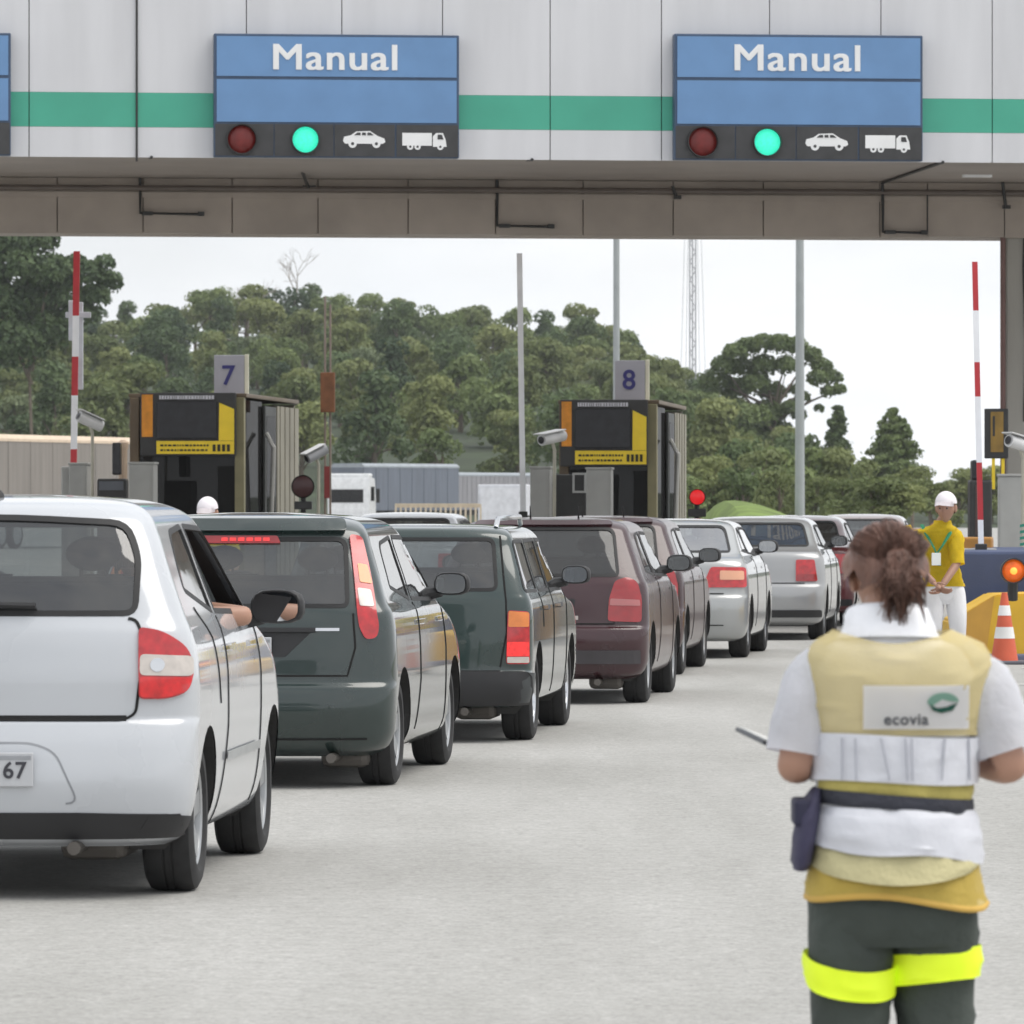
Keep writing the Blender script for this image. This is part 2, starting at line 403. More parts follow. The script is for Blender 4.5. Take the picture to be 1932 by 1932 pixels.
for j in range(nrow):
    f = j/(nrow-1); Y = 445+(CREST-445)*f
    half = Y*.098+6; x = -half+rng.uniform(0, 3)
    while x < half:
        yy = Y+rng.uniform(-12, 12); sc = rng.uniform(.78, 1.22)*(.9+.12*f)
        px = 966+x*F/yy
        zone = 'left of booth 7' if px < 400 else 'between the numbered booths' if px < 1150 else 'around the lamp pole' if px < 1560 else 'at its right end'
        lvl = 'crest' if f > .8 else 'middle slope' if f > .35 else 'foot'
        lab = 'leafy tree in the hillside wood, %s, %s' % (lvl, zone)
        pi = rng.choices(range(9), [3, 4, 3, 2, 2, 1.6, 4, 2, 4])[0]; lim = 955-(crest_h((px-966)*CREST/F)-1.5)*F/CREST-(38 if px < 1250 else 14)   # keep nearer trees below the ridge line
        top = (955-lim)*yy/F+1.5-hill_h(x, yy); sc = min(sc, max(.30, top/(protos[pi][2]*.97)))
        if True:
            place_tree('forest_tree', pi, (x, yy, hill_h(x, yy)-.3), sc, rng.uniform(0, 6.28), lab,
                       'trees of the wood on the %s %s' % (lvl, zone))
        x += rng.uniform(4.0, 6.4)*(.85+.3*(1-f))
# big loose tree at top left
def special_tree(name, seed, loc, cl, n, size, trunk, mat, label, cat='tree', flat=.8, lr=.16, low=-.5):
    rng = random.Random(seed); t = thing(name, label, cat, loc)
    bm = BM()
    for (x, y, z, r) in cl: leaves(bm, rng, (x, y, z), r, int(n*r*r), size, flat, low)
    finish('crown', bm, mat, t); bt = BM()
    for pts in trunk: tube(bt, pts, [lr*(1-.75*k/(len(pts)-1)) for k in range(len(pts))], 8)
    finish('trunk', bt, m_bark, t, True); return t
D1 = 430; k1 = F/D1
def cl_from(pts, base, D, seed, dep=1.6):
    rg = random.Random(seed); o = []
    for (px, py, r) in pts: o.append(((px-base[0])*D/F, rg.uniform(-dep, dep), (base[1]-py)*D/F, r*D/F))
    return o
bx = (60, 930)
pts = [(-60,470,60),(-10,460,50),(30,455,46),(75,455,34),(-40,530,60),(40,505,46),(100,515,42),(140,500,26),(165,520,34),(198,497,20),(205,530,26),(120,560,44),(60,565,50),(0,580,60),(90,620,52),(30,650,60),(150,590,34),(-40,650,60),(180,560,30)]
c1 = cl_from(pts, bx, D1, 3, 1.4)
tr1 = [[(0, 0, -2), (0, 0, 4), (-.2, 0, 9), (0, 0, 13), (-.5, 0, 17)]]+[[(0, 0, z), ((c[0])*.5, c[1]*.5, (z+c[2])/2+.6), (c[0], c[1], c[2])] for z, c in zip((8, 10, 12, 9, 11, 12, 13, 10), c1[::2])]
special_tree('broadleaf_tree', 5, (bx[0]*D1/F-966*D1/F, D1, 1.5-(bx[1]-955)*D1/F), c1, 330, .5, tr1, LM[2], 'tall dark loose-crowned tree rising above the hill at the far left')
# umbrella-shaped tree beside lamp pole
D2 = 520; bx = (1455, 900)
pts = [(1365,690,24),(1385,668,24),(1410,655,24),(1440,650,24),(1470,650,24),(1500,655,24),(1530,672,24),(1552,690,20),(1570,712,20),(1582,735,14),(1400,695,26),(1440,690,26),(1480,690,22),(1540,715,20),(1425,725,28),(1390,735,28),(1460,740,26),(1500,735,14),(1515,750,16),(1560,740,14),(1490,770,18),(1450,780,34),(1410,785,34),(1510,782,14),(1470,820,34),(1380,780,30),(1420,840,40),(1350,720,30),(1545,770,10)]
c2 = cl_from(pts, bx, D2, 4, 2.2)
tr2 = [[(0, 0, -4), (0, 0, 3), (.6, 0, 6), (1.2, 0, 9)]]+[[(.3, 0, z), (c[0]*.6, c[1]*.5, (z+c[2])/2+.4), (c[0], c[1], c[2])] for z, c in zip((4, 5, 6, 5, 6, 7, 6, 5, 6, 6), c2[::3])]
special_tree('umbrella_tree', 6, ((bx[0]-966)*D2/F, D2, 1.5-(bx[1]-955)*D2/F), c2, 420, .42, tr2, LM[0], 'broad umbrella-shaped dark tree on the skyline behind the tall lamp pole')
# conifers
def conifer(px, top, basey, D, wpx, seed, label):
    rg = random.Random(seed); loc = ((px-966)*D/F, D, max(0, 1.5-(basey-955)*D/F)); H = (basey-top)*D/F; W = wpx*D/F/2
    t = thing('conifer', label, 'conifer', loc); bm = BM(); bt = BM()
    tube(bt, [(0, 0, -1), (0, 0, H*.5), (0, 0, H)], [.22, .14, .02], 8)
    z = H*.12
    while z < H*.98:
        u = 1-(z/H); r = W*(u**.8)*rg.uniform(.75, 1.1)+.15
        for k in range(int(5+5*u)):
            a = rg.uniform(0, 6.28); e = Vector((math.cos(a)*r, math.sin(a)*r, z+rg.uniform(-.1, .25)*r)); tube(bt, [(0, 0, z-.1*r), tuple(e)], [.04, .015], 4)
            for q in range(int(4+10*u)):
                f = rg.uniform(.25, 1.05); leaves(bm, rg, Vector((0, 0, z)).lerp(e, f), .28+.25*u, 7, .42, .6, -1)
        z += H*.05
    finish('crown', bm, LM[0], t); finish('trunk', bt, m_bark, t)
conifer(1685, 770, 930, 430, 140, 21, 'pointed dark conifer standing out against the sky at the right end of the wood')
conifer(1580, 765, 920, 500, 62, 22, 'slim small conifer just below the umbrella-shaped tree')
# bare dead trees on the crest
def bare(px, py, D, h, seed, label):
    rg = random.Random(seed); bt = BM(); z0 = 1.5-(py-955)*D/F-h
    def br(p, d, l, r, dep):
        q = p+d*l; tube(bt, [tuple(p), tuple(p.lerp(q, .5)+Vector((rg.gauss(0, .05), 0, rg.gauss(0, .05)))*l), tuple(q)], [r, r*.8, r*.6], 5)
        if dep:
            for _ in range(3 if dep > 1 else 2): br(q, (d+Vector((rg.gauss(0, .5), rg.gauss(0, .5), rg.gauss(.1, .35)))).normalized(), l*rg.uniform(.55, .8), r*.6, dep-1)
    t = thing('bare_tree', label, 'tree', ((px-966)*D/F, D, z0)); br(Vector((0, 0, -1)), Vector((0, 0, 1)), h*.45+1, .16, 4)
    finish('trunk', bt, M('dead_wood', (.32, .28, .25), .9), t)
bare(560, 500, 750, 7, 3, 'leafless pale tree poking above the crest between the booths')
bare(468, 560, 745, 5, 8, 'small bare tree left of the round crown on the crest')
# round bushes at lower right and at the foot of the slope
bush = [(1345, 905, 300, 1.0), (1400, 880, 300, 1.1), (1470, 890, 290, 1.1), (1540, 900, 280, 1.1), (1600, 905, 270, 1.15), (1655, 900, 260, 1.3), (1705, 915, 260, 1.1), (1755, 905, 300, 1.2), (1810, 885, 420, 1.5), (1870, 880, 420, 1.6), (1440, 850, 340, 1.2), (1500, 840, 350, 1.1), (1580, 850, 350, 1.3), (1380, 830, 360, 1.3), (1640, 870, 330, 1.2), (1330, 860, 330, 1.2), (1290, 900, 300, 1.2), (1720, 880, 340, 1.1), (1560, 845, 460, 1.1), (1510, 815, 460, 1.1)]
rg = random.Random(5)
for (px, py, D, s) in bush:
    loc = ((px-966)*D/F, D, 0); h = 1.5-(py-955)*D/F
    i = rg.choice([0, 1, 2, 6, 8, 8]); H = protos[i][2]; sc = max(.25, h/(H*.95)); sxy = min(.8, max(sc, s*.42))
    t = place_tree('bush', i, loc, sxy, rg.uniform(0, 6), 'rounded bush in the scrub below the wood, right of booth 8', 'bushes right of booth 8', 'bush'); t.scale = (sxy, sxy, sc)
# ------------------------------------------------------------------ toll canopy
m_white = M('fascia_white_paint', (.64, .64, .66), .55, var=.07, scale=1.6, rvar=.1, stretch=(1.6, 1, .22), detail=9)
m_green = M('stripe_green_paint', (.065, .38, .265), .5, var=.08, scale=1.5)
m_soff = M('canopy_brown_metal', (.40, .345, .30), .6, var=.12, scale=1.5, bump=.1, bscale=3)
m_soff2 = M('canopy_edge_brown', (.33, .29, .26), .6, var=.1, scale=1)
m_dark = M('dark_metal', (.03, .03, .03), .5, var=.2)
m_conc = M('pillar_paint', (.40, .385, .35), .8, var=.14, scale=1.3, bump=.2, bscale=15, stretch=(1, 1, .3))
can = thing('toll_canopy', 'long white toll plaza canopy with a green stripe and brown underside', 'canopy', (0, 70, 0), R(6.1))
# canopy local frame: x along the fascia; the photo's left end is a little nearer
can.rotation_euler = (0, 0, R(6.0)); CX = Matrix.Translation((0, 70, 0)) @ Matrix.Rotation(R(6.0), 4, 'Z')
def can_x(px):       # fascia coordinate for a photographed column
    a = math.atan((px-966)/F); # solve ray with fascia line
    d = Vector((math.cos(R(6)), math.sin(R(6)))); t = (px-966)/F
    # X = s*d.x ; Y = 70+s*d.y ; X = t*Y
    return t*70/(d.x-t*d.y)
joints = [-150, 55, 258, 465, 645, 835, 1038, 1248, 1452, 1662, 1872, 2075]
ZB, ZS0, ZS1, ZT = 5.66, 6.02, 6.43, 9.2
fx = [can_x(p) for p in joints]
fx = [fx[0]-1.3*i for i in (3, 2, 1)]+fx+[fx[-1]+1.3*i for i in range(1, 5)]
g = .006
bm = BM()
for a, b in zip(fx, fx[1:]):
    box(bm, a+g, b-g, 0, .05, ZB, ZS0-.002); box(bm, a+g, b-g, 0, .05, ZS1+.002, 7.9); box(bm, a+g, b-g, 0, .05, 7.91, ZT)
finish('fascia_panel', bm, m_white, can)
bm = BM()
for a, b in zip(fx, fx[1:]): box(bm, a+g, b-g, -.002, .05, ZS0, ZS1)
finish('green_stripe', bm, m_green, can)
x0, x1 = fx[0], fx[-1]
bm = BM(); box(bm, x0, x1, .051, .09, ZB+.01, ZT)
finish('fascia_backing', bm, m_dark, can)
bm = BM(); box(bm, x0, x1, .091, 6.2, ZT-.25, ZT-.05); box(bm, x0, x1, .092, 4.7, ZB+.02, ZB+.1)
finish('soffit', bm, m_soff2, can)
# inner beam, panelled
bj = [-100, 108, 270, 438, 600, 770, 935, 1100, 1270, 1440, 1660, 1750, 1895, 2100]
bm = BM(); YB = 4.72
def bx_(px): 
    c, s_ = math.cos(R(6)), math.sin(R(6)); t = (px-966)/F
    return (t*(70+YB*c)+YB*s_)/(c-t*s_)
bxs = [bx_(p) for p in bj]; bxs = [bxs[0]-1.2*3]+bxs+[bxs[-1]+4]
for i, (a, b) in enumerate(zip(bxs, bxs[1:])): box(bm, a+.008, b-.008, YB+(.004 if i % 2 else 0), YB+.06, 4.97+(.01 if i % 3 == 0 else 0), ZB+.015)
box(bm, x0, x1, YB+.062, YB+1.3, 4.99, ZB+.5)
box(bm, x0, x1, YB-.03, YB, 5.43, 5.50)
finish('beam', bm, m_soff, can)
bm = BM(); tube(bm, [(x0, YB-.12, 5.545), (x1, YB-.12, 5.545)], .035, 8)
finish('pipe', bm, M('pipe_dark_brown', (.14, .115, .10), .5), can)
# conduits and hooks hung on the beam
def conduit(px, top, bot, tox, thick=.02, extra=None):
    bm = BM(); x = bx_(px); k = F/75; z = lambda y: 1.5-(y-955)/k
    tube(bm, [(x-.03, -.03, 5.66), (x, YB-.2, z(top)), (x+.03, YB-.05, z(top+40)), (x+.03, YB-.05, z(bot)), (bx_(tox), YB-.06, z(bot+2))], thick, 6)
    box(bm, bx_(px+8), bx_(px+28), YB-.09, YB-.03, z(bot+4), z(bot-3)); box(bm, bx_(tox-12), bx_(tox), YB-.09, YB-.03, z(bot+5), z(bot-3))
    if extra: tube(bm, [(bx_(tox), YB-.06, z(bot)), (bx_(tox), YB-.06, z(355))], .01, 6)
    finish('conduit', bm, m_dark, can)
conduit(260, 310, 408, 385); conduit(933, 310, 428, 1045); conduit(1660, 345, 436, 1748, extra=True)
for px, a, b in ((520, 305, 350), (1265, 345, 365), (1635, 305, 330), (1885, 325, 380)):
    bm = BM(); k = F/74; z = lambda y: 1.5-(y-955)/k
    tube(bm, [(bx_(px), 1.5 if px == 520 else YB-.2, z(a)), (bx_(px+(60 if px == 520 else 8)), YB-.15, z(b))], .022, 6); box(bm, bx_(px+(50 if px == 520 else 4)), bx_(px+(75 if px == 520 else 18)), YB-.14, YB-.06, z(b+4), z(b-3)); finish('bracket', bm, m_dark, can)
bm = BM(); x = can_x(258); tube(bm, [(x, -.02, ZT), (x, -.02, ZB-.05)], .013, 6); finish('cable', bm, m_dark, can)
bm = BM(); x = can_x(1745); box(bm, can_x(1840), can_x(1895), .8, .9, 5.53, 5.56); finish('lamp', bm, M('white_lamp_case', (.7, .7, .7), .4), can)
# pillars on the islands
def pillar(px, w, label):
    x = bx_(px); p = CX @ Vector((x, YB+.2, 0)); t = thing('pillar', label, 'pillar', (p.x, p.y, 0), LANE*-1)
    bm = BM(); box(bm, 0, w, 0, 1.5, 0, 5.6, .03); finish('shaft', bm, m_conc, t)
    bm = BM(); tube(bm, [(-.03, -.03, 0), (-.03, -.03, 5.3)], .035, 8); finish('drain_pipe', bm, M('pipe_red_brown', (.18, .10, .09), .5), t)
    bm = BM(); tube(bm, [(.26, -.02, 5.4), (.24, -.02, 4.6), (.27, -.02, 3.6), (.25, -.02, 2.6)], .018, 6); finish('cable', bm, m_dark, t)
    bm = BM(); box(bm, -.06, w+.06, -.06, 1.56, 0, .35, .02); finish('base', bm, m_conc, t)
pillar(1902, .62, 'grey concrete pillar holding up the canopy at the right edge')

# ------------------------------------------------------------------ lane signs on the fascia
m_blue = M('sign_blue', (.14, .275, .50), .4, var=.07, scale=2)
m_bframe = M('sign_frame_blue_grey', (.05, .085, .15), .45)
m_char = M('sign_charcoal', (.045, .045, .047), .5, var=.2, scale=5)
m_letter = M('letter_white', (.82, .82, .82), .5, var=.03)
def lane_sign(px0, px1, label, shade=True):
    t = thing('lane_sign', label, 'sign', tuple(CX @ Vector((can_x(px0), -.02, 5.66))), R(6.0), 'blue lane signs on the canopy')
    W = can_x(px1)-can_x(px0); s = W/463.0; H = 232*s            # s: metres per photo pixel
    fm = lambda y: H-(y-67)*s
    bm = BM(); box(bm, 0, W, -.20, 0, 0, H, .012); finish('frame', bm, m_bframe, t)
    bm = BM(); box(bm, 5*s, W-5*s, -.212, -.19, fm(147), fm(72)); finish('blue_panel', bm, m_blue, t)
    bm = BM(); box(bm, 5*s, W-5*s, -.212, -.19, fm(233), fm(153)); finish('blue_panel', bm, m_blue, t)
    bm = BM()
    for a, b in ((2, 112), (114, 225), (227, 341), (344, 461)): box(bm, a*s, b*s, -.212, -.19, fm(297), fm(237))
    finish('lamp_board', bm, m_char, t)
    text_obj('lettering', 'Manual', 69*s, (228*s, -.216, fm(113)), m_letter, t, heavy=.010, sx=1.16, track=1.07)
    for cx, mat_on, nm, r in ((52, M('red_lens_unlit', (.16, .012, .01), .35, var=.3, scale=9), 'red_light', 27), (172, M('green_lens_lit', (.035, .62, .40), .4, var=.12, scale=30, emit=.75), 'green_light', 25)):
        bm = BM(); c = (cx*s, -.213, fm(266))
        lathe(bm, [(-.07, (r+2)*s), (-.07, r*s), (-.0, r*s), (.001, (r+2)*s)], 'y', c, 28, close=True)
        h = finish(nm, bm, M('lamp_hood', (.02, .02, .02), .5), t)
        bm = BM(); lathe(bm, [(-.003, r*s*.97), (-.02, r*s*.8), (-.032, r*s*.4), (-.035, .001)], 'y', c, 28); finish('lens', bm, mat_on, h, True)
    def Q(x, y): return (x*s, fm(y))
    f = lambda u, v, d: (u, d, v)
    # car pictogram
    bm = BM(); car = [(243,268),(245,260),(258,257),(268,250),(294,249),(308,258),(321,263),(323,270),(318,273),(247,273)]
    prism(bm, [Q(*p) for p in car], f, -.218, -.213)
    for cx in (261, 306): prism(bm, [Q(cx+8*math.cos(a/16*2*PI), 273+8*math.sin(a/16*2*PI)) for a in range(16)], f, -.2195, -.2135)
    o = finish('car_symbol', bm, m_letter, t)
    bm = BM()
    for q in ([(264,257),(270,252),(276,252),(276,257)], [(279,252),(286,252),(286,257),(279,257)], [(289,252),(295,252),(301,257),(289,257)]): prism(bm, [Q(*p) for p in q], f, -.2225, -.2185)
    for cx in (261, 306): prism(bm, [Q(cx+3*math.cos(a/10*2*PI), 273+3*math.sin(a/10*2*PI)) for a in range(10)], f, -.2225, -.2196)
    split_loose(finish('symbol_detail', bm, m_char, o))
    bm = BM()
    for q in ([(355,252),(411,252),(411,276),(355,276)], [(413,276),(413,258),(419,252),(432,252),(437,264),(439,278),(413,278)]): prism(bm, [Q(*p) for p in q], f, -.218, -.213)
    for cx in (370, 384, 427): prism(bm, [Q(cx+6*math.cos(a/16*2*PI), 278+6*math.sin(a/16*2*PI)) for a in range(16)], f, -.2195, -.2135)
    o = finish('truck_symbol', bm, m_letter, t)
    bm = BM(); prism(bm, [Q(*p) for p in ((422,264),(422,255),(430,255),(433,264))], f, -.2225, -.2185)
    for cx in (370, 384, 427): prism(bm, [Q(cx+2.3*math.cos(a/10*2*PI), 278+2.3*math.sin(a/10*2*PI)) for a in range(10)], f, -.2225, -.2196)
    split_loose(finish('symbol_detail', bm, m_char, o))
    return t
lane_sign(402, 863, 'blue Manual lane sign with lit green lamp, above the booth numbered 7')
lane_sign(1268, 1735, 'blue Manual lane sign with lit green lamp, right of the booth numbered 8')
lane_sign(-443, 20, 'blue lane sign of which only the right edge shows, far left of the canopy')

# ------------------------------------------------------------------ booths (local frame: x right, y along the lane)
m_frame = M('booth_brown_frame', (.12, .085, .05), .5, var=.2)
m_olive = M('booth_olive_post', (.22, .20, .11), .55, var=.12)
m_dglass = glass_mat('booth_dark_glass', (.10, .11, .13), .22, .03)
m_panel = M('booth_beige_panel', (.27, .255, .205), .65, var=.08, scale=2)
m_yel = M('board_yellow', (.85, .62, .03), .5, var=.08)
m_ora = M('board_orange', (.65, .25, .02), .5, var=.2, scale=8)
m_screen = M('board_screen_black', (.012, .012, .016), .35, var=.4, scale=10)
m_sign = M('number_sign_grey', (.38, .38, .43), .5, var=.05)
m_navy = M('number_navy', (.03, .03, .17), .5)
m_grey = M('cabinet_grey', (.36, .36, .345), .6, var=.07)
DB = 80.0; kb = F/DB
def Xb(px, D=DB): return (px-966)*D/F
def Zb(py, D=DB): return 1.5-(py-955)*D/F
def booth(px0, px1, ztop, num, label):
    W = Xb(px1)-Xb(px0)
    t = thing('toll_booth', label, 'booth', (Xb(px0), DB, 0), -LANE, 'toll booths')
    H = ztop
    bm = BM(); box(bm, .02, W, .02, 5.2, 0, 1.0, .01); finish('wall', bm, m_frame, t)
    bm = BM(); box(bm, .03, W-.01, .03, 5.1, .0, .16); finish('floor', bm, m_dark, t)
    for x, m_ in ((0, m_frame), (W-.13, m_olive)):
        bm = BM(); box(bm, x, x+.13, -.015, .13, 0, H-.03, .01); finish('post', bm, m_, t)
    bm = BM(); box(bm, .13, W-.13, .04, .055, 1.0, H-.06); finish('window', bm, m_dglass, t)
    bm = BM(); box(bm, -.015, W+.03, .0, 5.22, H-.03, H+.025, .01); finish('roof', bm, m_frame, t)
    bm = BM(); box(bm, .0, .05, .14, 5.1, 1.0, H-.03); finish('wall', bm, m_frame, t)
    # lane side: glass front part, sliding door, rear beige cladding
    bm = BM(); box(bm, W-.05, W-.035, .14, 1.9, 1.0, H-.06); finish('window', bm, m_dglass, t)
    d = finish('door', box(BM(), W-.02, W+.02, 1.9, 2.95, .12, H-.12, .01), M('door_grey_steel', (.07, .075, .075), .6), t)
    finish('pane', box(BM(), W+.021, W+.025, 2.0, 2.85, 1.0, H-.25), m_dglass, d)
    finish('handle', box(BM(), W+.025, W+.06, 2.02, 2.06, .9, 1.2), m_grey, d)
    bm = BM(); tube(bm, [(W+.05, 1.75, H-.5), (W+.16, 1.72, H-.7), (W+.12, 1.72, 1.2)], .035, 8); finish('grab_rail', bm, m_grey, t)
    bm = BM()
    for i in range(9): box(bm, W-.03+(.012 if i % 2 else 0), W+.03+(.012 if i % 2 else 0), 3.0+.245*i, 3.0+.245*i+.236, 0, H-.10)
    finish('cladding', bm, m_panel, t)
    bm = BM(); box(bm, 0.05, W-.03, 5.1, 5.2, 1.0, H-.05); finish('wall', bm, m_panel, t)
    # cashier chair back + desk seen dimly
    bm = BM(); box(bm, .3, .8, 2.0, 2.1, .9, 1.5, .03); tube(bm, [(.55, 2.05, .2), (.55, 2.05, .9)], .04, 8); finish('chair', bm, m_dark, t)
    bm = BM(); box(bm, .1, W-.1, .5, 1.0, 1.02, 1.08); box(bm, .5, .9, .6, .9, 1.08, 1.4, .02); finish('desk', bm, m_panel, t)
    return t
booth(245, 463, 3.02, '7', 'brown toll booth with dark windows under the number 7')
booth(1055, 1240, 2.93, '8', 'dark toll booth with olive post under the number 8')

def number_sign(px, py0, py1, n, label):
    D = 80.45; s = D/F; t = thing('number_sign', label, 'sign', ((px-966)*s, D, Zb(py1, D)), -LANE*.5, 'booth number signs')
    W, H = 57*s, (py1-py0)*s
    finish('panel', box(BM(), 0, W, 0, .05, .0, H, .006), m_sign, t)
    finish('post', box(BM(), W+.005, W+.06, 0, .06, -.05, H+.01, .008), M('sign_post_cream', (.70, .68, .55), .5), t)
    text_obj('number', n, 52*s, (W*.47, -.006, H*(.5 if n == '8' else .46)), m_navy, t, bold=.006)
number_sign(404, 670, 744, '7', 'grey sign with navy number 7 on the roof of the left booth')
number_sign(1160, 680, 757, '8', 'grey sign with navy number 8 on the roof of the middle booth')

def display(px0, px1, py0, py1, label, flip=False):
    D = 79.75; s = D/F; t = thing('display_board', label, 'display', ((px0-966)*s, D, Zb(py1, D)), -LANE*.4, 'black and yellow display boards')
    W, H = (px1-px0)*s, (py1-py0)*s
    finish('frame', box(BM(), 0, W, 0, .16, 0, H, .01), m_dark, t)
    finish('orange_strip', box(BM(), .015*W, .13*W, -.012, .0, H*.30, H*.97), m_ora, t)
    finish('screen', box(BM(), .17*W, .80*W, -.03, .0, H*.27, H*.86, .01), m_screen, t)
    finish('yellow_strip', box(BM(), .17*W, .985*W, -.016, .0, .03*H, .235*H), m_yel, t)
    bm = BM(); prism(bm, [(.825*W, .24*H), (.985*W, .24*H), (.985*W, .74*H), (.83*W, .84*H)], lambda u, v, d: (u, d, v), -.016, 0); finish('yellow_strip', bm, m_yel, t)
    # worn small print
    rg = random.Random(3); bm = BM()
    x = .20*W
    while x < .78*W:
        w = rg.uniform(.012, .03)*W; box(bm, x, x+w, -.02, -.001, H*.895, H*.955); x += w+.008*W
    finish('lettering', bm, M('print_pale', (.55, .55, .6), .6), t)
    bm = BM()
    for r_ in (.075, .15):
        x = .21*W
        while x < (.70*W):
            w = rg.uniform(.01, .04)*W; box(bm, x, x+w, -.021, -.015, H*r_, H*(r_+.03)); x += w+.012*W
    for x in (.76, .81, .86, .91): box(bm, x*W, (x+.032)*W, -.021, -.015, .07*H, .18*H)
    finish('lettering', bm, M('print_black', (.03, .025, .01), .6), t)
display(265, 445, 741, 860, 'black and yellow display board with orange strip on the front of booth 7')
display(1057, 1222, 754, 880, 'black and yellow display board behind the camera on the front of booth 8')

def cabinet(px0, px1, py, D, label, group='grey equipment cabinets'):
    t = thing('equipment_cabinet', label, 'cabinet', (Xb(px0, D), D, 0), -LANE, group); w = Xb(px1, D)-Xb(px0, D); h = Zb(py, D)
    finish('case', box(BM(), 0, w, 0, .35, .14, h, .012), m_grey, t); finish('plinth', box(BM(), -.03, w+.03, -.03, .4, 0, .14), m_conc, t)
    finish('lid', box(BM(), -.012, w+.012, -.012, .37, h, h+.03, .006), m_grey, t); finish('door', box(BM(), .03, w-.03, -.008, 0, .3, h-.08), m_grey, t)
    finish('lock', box(BM(), w-.08, w-.05, -.018, -.008, h*.6, h*.6+.06), m_dark, t)
cabinet(243, 290, 876, 76, 'grey cabinet at the left front corner of booth 7')
cabinet(130, 165, 877, 78, 'grey cabinet at the foot of the leftmost raised barrier arm')
cabinet(1000, 1038, 884, 77, 'grey cabinet right beside the plain white pole')
cabinet(1106, 1153, 886, 76, 'grey cabinet below the display board of booth 8')
cabinet(1882, 1945, 899, 68, 'tall grey cabinet in front of the pillar at the right edge')

# islands (kerbed) under the booths
m_kerb = M('island_concrete', (.34, .33, .31), .85, var=.12, scale=3, bump=.3)
def island(px, D0, D1, w, x_off, label):
    p = Vector(((px-966)*DB/F, DB, 0)); t = thing('traffic_island', label, 'island', (p.x+x_off, p.y, 0), -LANE, 'toll islands')
    y0, y1 = D0-DB, D1-DB
    finish('slab', box(BM(), 0, w, y0, y1, 0, .15, .02), m_kerb, t); finish('kerb', box(BM(), -.012, w+.012, y0-.012, y0+.6, 0, .155, .02), M('kerb_yellow', (.55, .38, .03), .7, var=.2, scale=6), t)
island(245, 74.5, 96, 2.0, -.25, 'raised concrete island carrying booth 7'); island(1055, 74.5, 96, 1.85, -.25, 'raised concrete island carrying booth 8')

# ------------------------------------------------------------------ raised barrier arms
m_red = M('barrier_red', (.50, .035, .045), .5, var=.1); m_wht = M('barrier_white', (.86, .87, .90), .5, var=.06)
m_lens_red = M('lens_red', (.45, .008, .012), .2, var=.1, coat=.5)
def barrier(px0, py0, px1, py1, D, bands, w, label, nm='barrier_arm'):
    # arm from foot (px1,py1) up to tip (px0,py0)
    a = at(px1, py1, D); b = at(px0, py0, D); t = thing(nm, label, 'barrier', (a.x, D, 0), 0, 'raised barrier arms')
    d = b-a
    st, rd = BM(), BM()
    prev = 0
    for i, (f, col) in enumerate(bands):
        p, q = a+d*prev, a+d*f; tgt = rd if col == 'r' else st
        box_pts = [(-w/2, -.02), (w/2, -.02), (w/2, .02), (-w/2, .02)]
        loft(tgt, [[(p.x-a.x+u, v, p.z) for u, v in box_pts], [(q.x-a.x+u, v, q.z) for u, v in box_pts]]); prev = f
    split_loose(finish('white_band', st, m_wht, t))
    if rd.verts: split_loose(finish('red_band', rd, m_red, t))
    else: rd.free()
    finish('housing', box(BM(), -.17, .17, .04, .40, 0.15, a.z, .02), m_grey, t); finish('pivot', box(BM(), -.06, .06, -.03, .04, a.z-.25, a.z+.05, .01), m_dark, t)
    return t
barrier(145, 474, 139, 880, 78.3, [(.08, 'r'), (.33, 'w'), (.51, 'r'), (.70, 'w'), (1, 'r')], .085, 'red and white barrier arm raised upright at the far left')
barrier(980, 478, 987, 972, 77.5, [(1, 'w')], .075, 'plain white barrier arm raised upright left of booth 8')
barrier(1839, 494, 1851, 1035, 60, [(.10, 'w'), (.30, 'r'), (.50, 'w'), (.53, 'w'), (.65, 'r'), (.83, 'w'), (1, 'r')], .055, 'slim red and white barrier arm raised upright near the right pillar')
# double white device on the leftmost arm
t = thing('lamp_unit', 'pale grey twin lamp unit with crossbar beside the leftmost barrier arm', 'lamp', tuple(at(150, 735, 78.6)))
s = 78.6/F
finish('tube_case', box(BM(), -.02*1, .05, -.03, .04, 0, 165*s, .01), M('pale_grey_plastic', (.55, .57, .62), .4), t)
finish('crossbar', box(BM(), -26*s, 22*s, -.05, 0, 135*s, 146*s, .01), M('pale_grey_plastic', (.6, .62, .66), .4), t)
finish('tube_case', box(BM(), -20*s, -8*s, -.06, .02, 92*s, 168*s, .01), M('pale_grey_plastic', (.6, .62, .66), .4), t)
# thin post with rusty box
t = thing('post', 'thin post with a rusty brown box halfway, right of booth 7', 'post', (Xb(618, 84), 84, 0)); s = 84/F
bm = BM(); tube(bm, [(-.035, 0, 0), (-.035, 0, Zb(560, 84))], .016, 6); tube(bm, [(.04, 0, 0), (.04, 0, Zb(575, 84))], .016, 6); finish('pole', bm, M('post_grey_brown', (.25, .20, .17), .6), t)
finish('box', box(BM(), -13*s, 14*s, -.1, .06, Zb(778, 84), Zb(703, 84), .01), M('rusty_box', (.20, .085, .04), .8, var=.3, scale=6), t)
finish('red_band', box(BM(), -6*s, 4*s, -.03, .03, Zb(940, 84), Zb(880, 84)), M('rust_red', (.25, .04, .04), .6), t)

